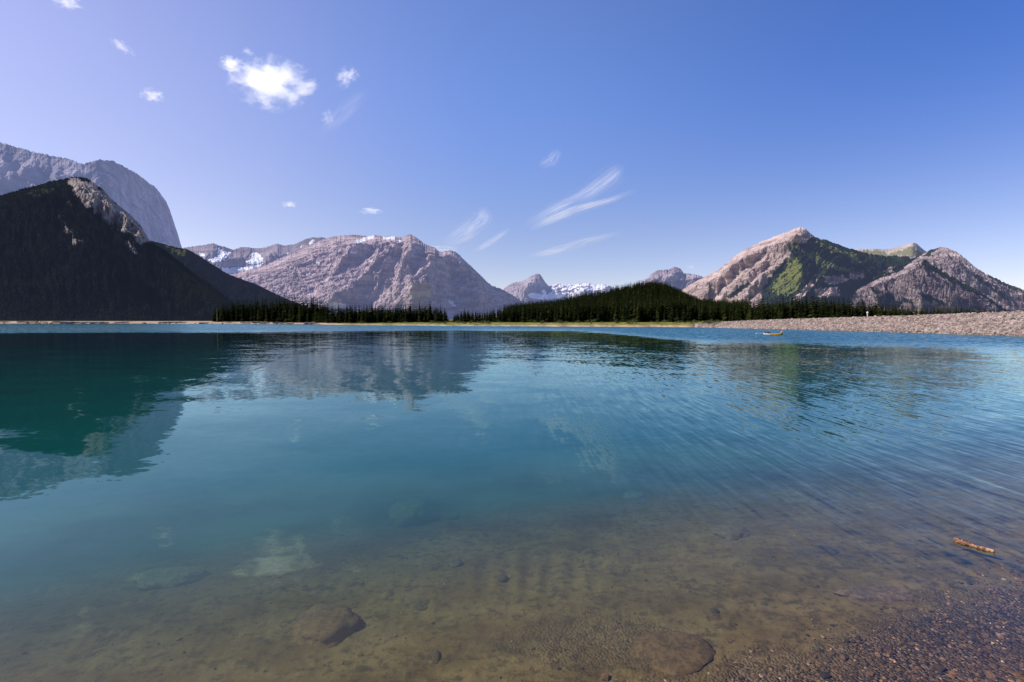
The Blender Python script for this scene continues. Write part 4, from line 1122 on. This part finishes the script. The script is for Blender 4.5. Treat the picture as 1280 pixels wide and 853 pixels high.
def bed_point(px, py):
    z = -0.1
    for _ in range(12):
        p_ = on_z(np.array(float(px)), np.array(float(py)), z); z = float(land_z(p_[0], p_[1]))
    return p_
BOULD = [  # px, py, width px, depth ratio, height ratio, colour, sink, label
    (512, 649, 46, 0.8, 0.42, (0.50, 0.44, 0.32), 0.0, 'rounded grey boulder under the clear turquoise water, farthest of the large ones'),
    (408, 787, 60, 0.75, 0.26, (0.34, 0.19, 0.09), 0.25, 'brown rough submerged boulder with a dark shadow on its right'),
    (842, 818, 76, 0.65, 0.15, (0.27, 0.16, 0.08), 0.75, 'broad flat tan submerged rock at the bottom of the view'),
    (213, 727, 58, 0.4, 0.16, (0.48, 0.42, 0.31), 0.0, 'pale flat submerged slab on the left below the turquoise water'),
    (915, 668, 40, 0.5, 0.20, (0.30, 0.22, 0.15), 0.3, 'brown submerged stone with dark hollow beside it right of centre'),
    (1100, 744, 74, 0.22, 0.09, (0.36, 0.23, 0.16), 0.8, 'long pinkish flat slab under the shallow water on the right'),
    (793, 621, 26, 0.6, 0.2, (0.30, 0.29, 0.24), 0.2, 'small pale submerged stone far out right of centre'),
    (628, 634, 24, 0.5, 0.12, (0.26, 0.25, 0.20), 0.2, 'thin flat submerged stone far out in the middle'),
    (565, 648, 18, 0.6, 0.3, (0.10, 0.10, 0.08), 0.2, 'small dark submerged stone just right of the rounded grey boulder'),
    (526, 757, 24, 0.7, 0.10, (0.13, 0.095, 0.055), 0.3, 'low dark lump in the middle of the silty bed'),  # low dark lump set on the silt
    (1033, 690, 22, 0.4, 0.2, (0.10, 0.08, 0.07), 0.2, 'small dark stone under the rippled water left of the driftwood'),
    (628, 724, 12, 0.7, 0.35, (0.10, 0.08, 0.05), 0.2, 'fist sized dark stone on the pale silt in the middle'),
    (570, 706, 16, 0.6, 0.25, (0.11, 0.09, 0.055), 0.2, 'low dark stone on the silt below the rounded grey boulder'),
    (893, 765, 9, 0.7, 0.35, (0.08, 0.06, 0.045), 0.2, 'small dark stone above the broad flat tan rock'),
    (545, 822, 8, 1.6, 0.4, (0.10, 0.07, 0.045), 0.2, 'narrow dark stone near the bottom edge of the view'),
]
for i, (px, py, wpx, dr, hr, col, sink, lab) in enumerate(BOULD):
    p_ = bed_point(px, py); d = np.linalg.norm(p_ - CAM); wd = wpx / FPX * d * 0.5 * 1.0
    if wpx < 30: col = tuple(min(c_ * 1.8, 0.4) for c_ in col)
    me = boulder_mesh('submerged_boulder', 20 + i, col, ST_SMALL, 1, 1, 1, I4 if wpx > 35 else I3, 0.22)
    o = link('submerged_boulder', me, lab, 'boulder')
    o.scale = (wd, wd * dr * 1.5, wd * hr * 1.6); o.location = (float(p_[0]), float(p_[1]), float(p_[2]) + wd * hr * (0.7 - sink)); o.rotation_euler = (0, 0, random.uniform(-0.25, 0.25))

# gravel
n = 60000
gx = RNG.uniform(-5, 8.5, n); gy = RNG.uniform(3.2, 7.5, n)
S_ = near_s(gx, gy) + 0.5 * fbm(gx * 1.2, gy * 1.2, None, 4, 31)
pr = smooth(3.7, 2.7, S_) * 0.9
pg = smooth(1.1, 0.4, np.hypot((gx - gp[0]) * 0.8, (gy - gp[1]) * 1.4) + 0.5 * fbm(gx * 1.5, gy * 2, None, 4, 77)) * 0.07
keep = RNG.random(n) < np.maximum(np.maximum(pr, pg), 0.012)
gx, gy = gx[keep], gy[keep]; S_ = S_[keep]; n = len(gx)
gz = land_z(gx, gy)
size = RNG.lognormal(-4.75, 0.55, n); size = np.clip(size, 0.003, 0.042)
pal = np.array([(0.10, 0.065, 0.045), (0.055, 0.04, 0.035), (0.17, 0.115, 0.08), (0.03, 0.028, 0.03), (0.22, 0.16, 0.12), (0.13, 0.075, 0.05), (0.42, 0.36, 0.30)])
ci_ = RNG.choice(7, n, p=[0.27, 0.25, 0.16, 0.15, 0.07, 0.09, 0.01])
cols = pal[ci_] * np.array([2.9, 2.45, 2.0]) * RNG.uniform(0.7, 1.3, n)[:, None]
me = stones_mesh('gravel', np.stack([gx, gy, gz + size * 0.15], 1), size, cols, ST_SMALL, (0.35, 0.75), 0.3)
link('gravel', me, 'brown pebbles and gravel under the shallow water at the lower right', 'gravel', 'stuff')

# =================================================================== CLOUDS
def cloud_mat(name, dens, scale, thr, seed):
    m, t = material(name)
    co_ = t.n('ShaderNodeTexCoord').outputs['Object']
    rr3 = t.vmath('LENGTH', co_)
    v = t.vmath('ADD', co_, (seed * 3.7, seed * 1.3, 0))
    nz = t.noise(v, scale * 1.3, 8, 0.66, dist=0.25)
    f = t.math('ADD', t.math('SUBTRACT', 1.0, rr3), t.math('MULTIPLY', t.math('SUBTRACT', nz, 0.5), 3.6))
    f = t.ramp(f, thr, thr + 0.75)
    f = t.math('MULTIPLY', f, t.ramp(rr3, 1.0, 0.85))
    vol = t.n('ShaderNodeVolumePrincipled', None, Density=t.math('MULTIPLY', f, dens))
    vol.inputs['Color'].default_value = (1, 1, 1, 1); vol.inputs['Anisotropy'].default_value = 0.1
    t.links.new(t.math('MULTIPLY', f, dens * 0.42), vol.inputs['Emission Strength'])  # added self-glow stands in for sunlight scattered many times inside the cloud
    t.links.new(vol.outputs[0], t.out.inputs['Volume'])
    return m
CLD = 5200
def cumulus(px, py, wpx, hpx, label, seed, dens=0.03, scale=1.6, thr=0.35, depth=0.7, tilt=0.0):
    P_ = at_dist(np.array(float(px)), np.array(float(py)), CLD); d = np.linalg.norm(P_ - CAM); u = d / FPX
    el = math.cos(math.atan((401 - py) / FPX))
    # pixels stretch away from the axis
    k = 1.0
    V, F = I2
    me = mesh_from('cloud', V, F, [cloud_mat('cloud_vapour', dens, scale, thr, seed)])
    o = link('cloud', me, label, 'cloud')
    v_ = ray(np.array(float(px)), np.array(float(py)))
    kk = float(v_ @ CF)
    u = d * kk / FPX
    o.scale = (wpx * u / 2, wpx * u / 2 * depth, hpx * u / 2); o.location = tuple(P_); o.rotation_euler = (0, tilt, 0)
    return o
CLOUDS = [(340, 104, 122, 70, 'largest fluffy white cloud in the upper left of the sky', 1, 0.02, 1.5, 0.30),
          (288, 81, 34, 26, 'small white puff touching the upper left of the largest cloud', 2, 0.04, 1.5, 0.3),
          (310, 65, 20, 13, 'tiny white puff above the largest cloud', 3, 0.02, 1.5, 0.3),
          (434, 96, 40, 26, 'ragged slanting cloud scrap right of the largest cloud', 4, 0.02, 2.0, 0.3),
          (410, 147, 20, 28, 'small upright cloud scrap below right of the largest cloud', 5, 0.02, 1.8, 0.3),
          (191, 120, 34, 22, 'small white cloud scrap left of the largest cloud', 6, 0.03, 1.8, 0.3),
          (153, 59, 36, 16, 'thin slanting cloud scrap in the upper left sky', 7, 0.02, 1.8, 0.3),
          (84, 4, 44, 16, 'small cloud cut by the top edge of the view', 8, 0.03, 1.8, 0.3),
          (362, 256, 24, 10, 'small flat cloud above the snow patched ridge', 9, 0.03, 1.5, 0.25),
          (464, 264, 36, 9, 'small flat cloud above the broad rocky mountain', 10, 0.03, 1.5, 0.25),
          (863, 334, 14, 7, 'tiny flat cloud above the distant blocky peak', 11, 0.02, 1.5, 0.25)]
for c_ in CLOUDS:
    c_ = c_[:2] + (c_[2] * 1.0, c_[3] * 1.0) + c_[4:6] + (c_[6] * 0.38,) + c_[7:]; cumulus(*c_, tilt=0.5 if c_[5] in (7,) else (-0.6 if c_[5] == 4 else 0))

# feathery high cirrus: thin curved sheets
def cirrus(pts, wpx, label, seed, strength=0.7, fx=3.0, fy=14.0):
    """pts: centre line (px,py); sheet of wpx half widths"""
    n, k = 60, 14
    P = np.array(pts, float); s = np.linspace(0, 1, len(P)); q = np.linspace(0, 1, n)
    cx = np.interp(q, s, P[:, 0]); cy_ = np.interp(q, s, P[:, 1])
    ker = np.ones(9) / 9; cx = np.convolve(np.pad(cx, 4, 'edge'), ker, 'valid'); cy_ = np.convolve(np.pad(cy_, 4, 'edge'), ker, 'valid')
    w_ = np.interp(q, np.linspace(0, 1, len(wpx)), wpx)
    tx, ty = np.gradient(cx), np.gradient(cy_); l = np.hypot(tx, ty); nx_, ny_ = -ty / l, tx / l
    V, U = [], []
    for j in range(k + 1):
        v = j / k * 2 - 1
        X_ = cx + nx_ * w_ * v; Y_ = cy_ + ny_ * w_ * v
        V.append(at_dist(X_, Y_, 14000 + 300 * math.sin(v * 2) + 0 * X_)); U.append(np.stack([q, np.full(n, v), np.zeros(n), np.ones(n)], 1))
    V = np.array(V); U = np.array(U)
    m, t = material('cirrus_vapour')
    a = t.n('ShaderNodeSeparateColor', None, Color=t.attr('uvc')); s_, v_ = a.outputs[0], a.outputs[1]
    cmb = t.n('ShaderNodeCombineXYZ', None, X=t.math('MULTIPLY', s_, fx), Y=t.math('MULTIPLY', v_, fy * 0.22), Z=float(seed))
    big = t.noise(cmb.outputs[0], 1.0, 4, 0.6)
    cmb2 = t.n('ShaderNodeCombineXYZ', None, X=t.math('MULTIPLY', s_, fx * 1.6), Y=t.math('MULTIPLY', v_, fy), Z=float(seed) + 5)
    fine = t.noise(cmb2.outputs[0], 1.0, 4, 0.6, dist=0.4)
    edge = t.math('SUBTRACT', 1.0, t.math('POWER', t.math('ABSOLUTE', v_), 1.3), clamp=True)
    ends = t.math('MULTIPLY', t.ramp(s_, 0.0, 0.35), t.ramp(s_, 1.0, 0.7))
    al = t.math('MULTIPLY', t.math('MULTIPLY', edge, ends), t.math('MULTIPLY', t.ramp(big, 0.25, 0.7), t.math('ADD', 0.55, t.math('MULTIPLY', t.ramp(fine, 0.3, 0.75), 0.5))), clamp=True)
    al = t.math('MULTIPLY', al, strength * 0.8)
    tr = t.n('ShaderNodeBsdfTransparent')
    d1 = t.n('ShaderNodeBsdfDiffuse', None, Color=(0.6, 0.6, 0.62, 1)); d2 = t.n('ShaderNodeBsdfTranslucent', None, Color=(0.6, 0.6, 0.62, 1))
    dd = t.n('ShaderNodeAddShader', None, _0=d1.outputs[0], _1=d2.outputs[0])
    mx = t.n('ShaderNodeMixShader', None, _0=al, _1=tr.outputs[0], _2=dd.outputs[0])
    t.links.new(mx.outputs[0], t.out.inputs[0])
    me = mesh_from('wispy_cloud', V.reshape(-1, 3), grid_faces(k + 1, n), [m], {'uvc': ('FLOAT_COLOR', U.reshape(-1, 4))})
    o = link('wispy_cloud', me, label, 'cloud')
cirrus([(648, 284), (690, 265), (730, 247), (768, 218), (780, 205)], [3, 12, 16, 16, 8], 'upper feathery streak of the pair of wispy clouds above the snowy far peaks', 1, 0.55)
cirrus([(655, 290), (690, 274), (725, 261), (765, 250), (800, 236)], [3, 8, 7, 5, 3], 'lower brighter streak of the pair of wispy clouds above the snowy far peaks', 2, 0.95)
cirrus([(655, 322), (690, 315), (730, 303), (785, 289)], [4, 8, 7, 3], 'thin wispy streak low above the snowy far peaks', 3, 0.6)
cirrus([(548, 308), (580, 292), (605, 272), (606, 256)], [8, 18, 18, 8], 'soft broad wisp above the right shoulder of the broad rocky mountain', 4, 0.5)
cirrus([(590, 316), (612, 304), (640, 284)], [3, 6, 3], 'short thin wisp between the broad wisp and the long streaks', 5, 0.5)
cirrus([(670, 210), (690, 200), (700, 185)], [6, 12, 8], 'faint wisp high in the middle of the sky', 6, 0.28)
cirrus([(395, 175), (430, 140), (462, 110)], [8, 16, 10], 'faint wisp below the ragged scrap right of the largest cloud', 7, 0.16)
cirrus([(528, 312), (550, 312), (575, 312)], [5, 8, 5], 'small pale cloud touching the crest of the broad rocky mountain', 8, 0.8)
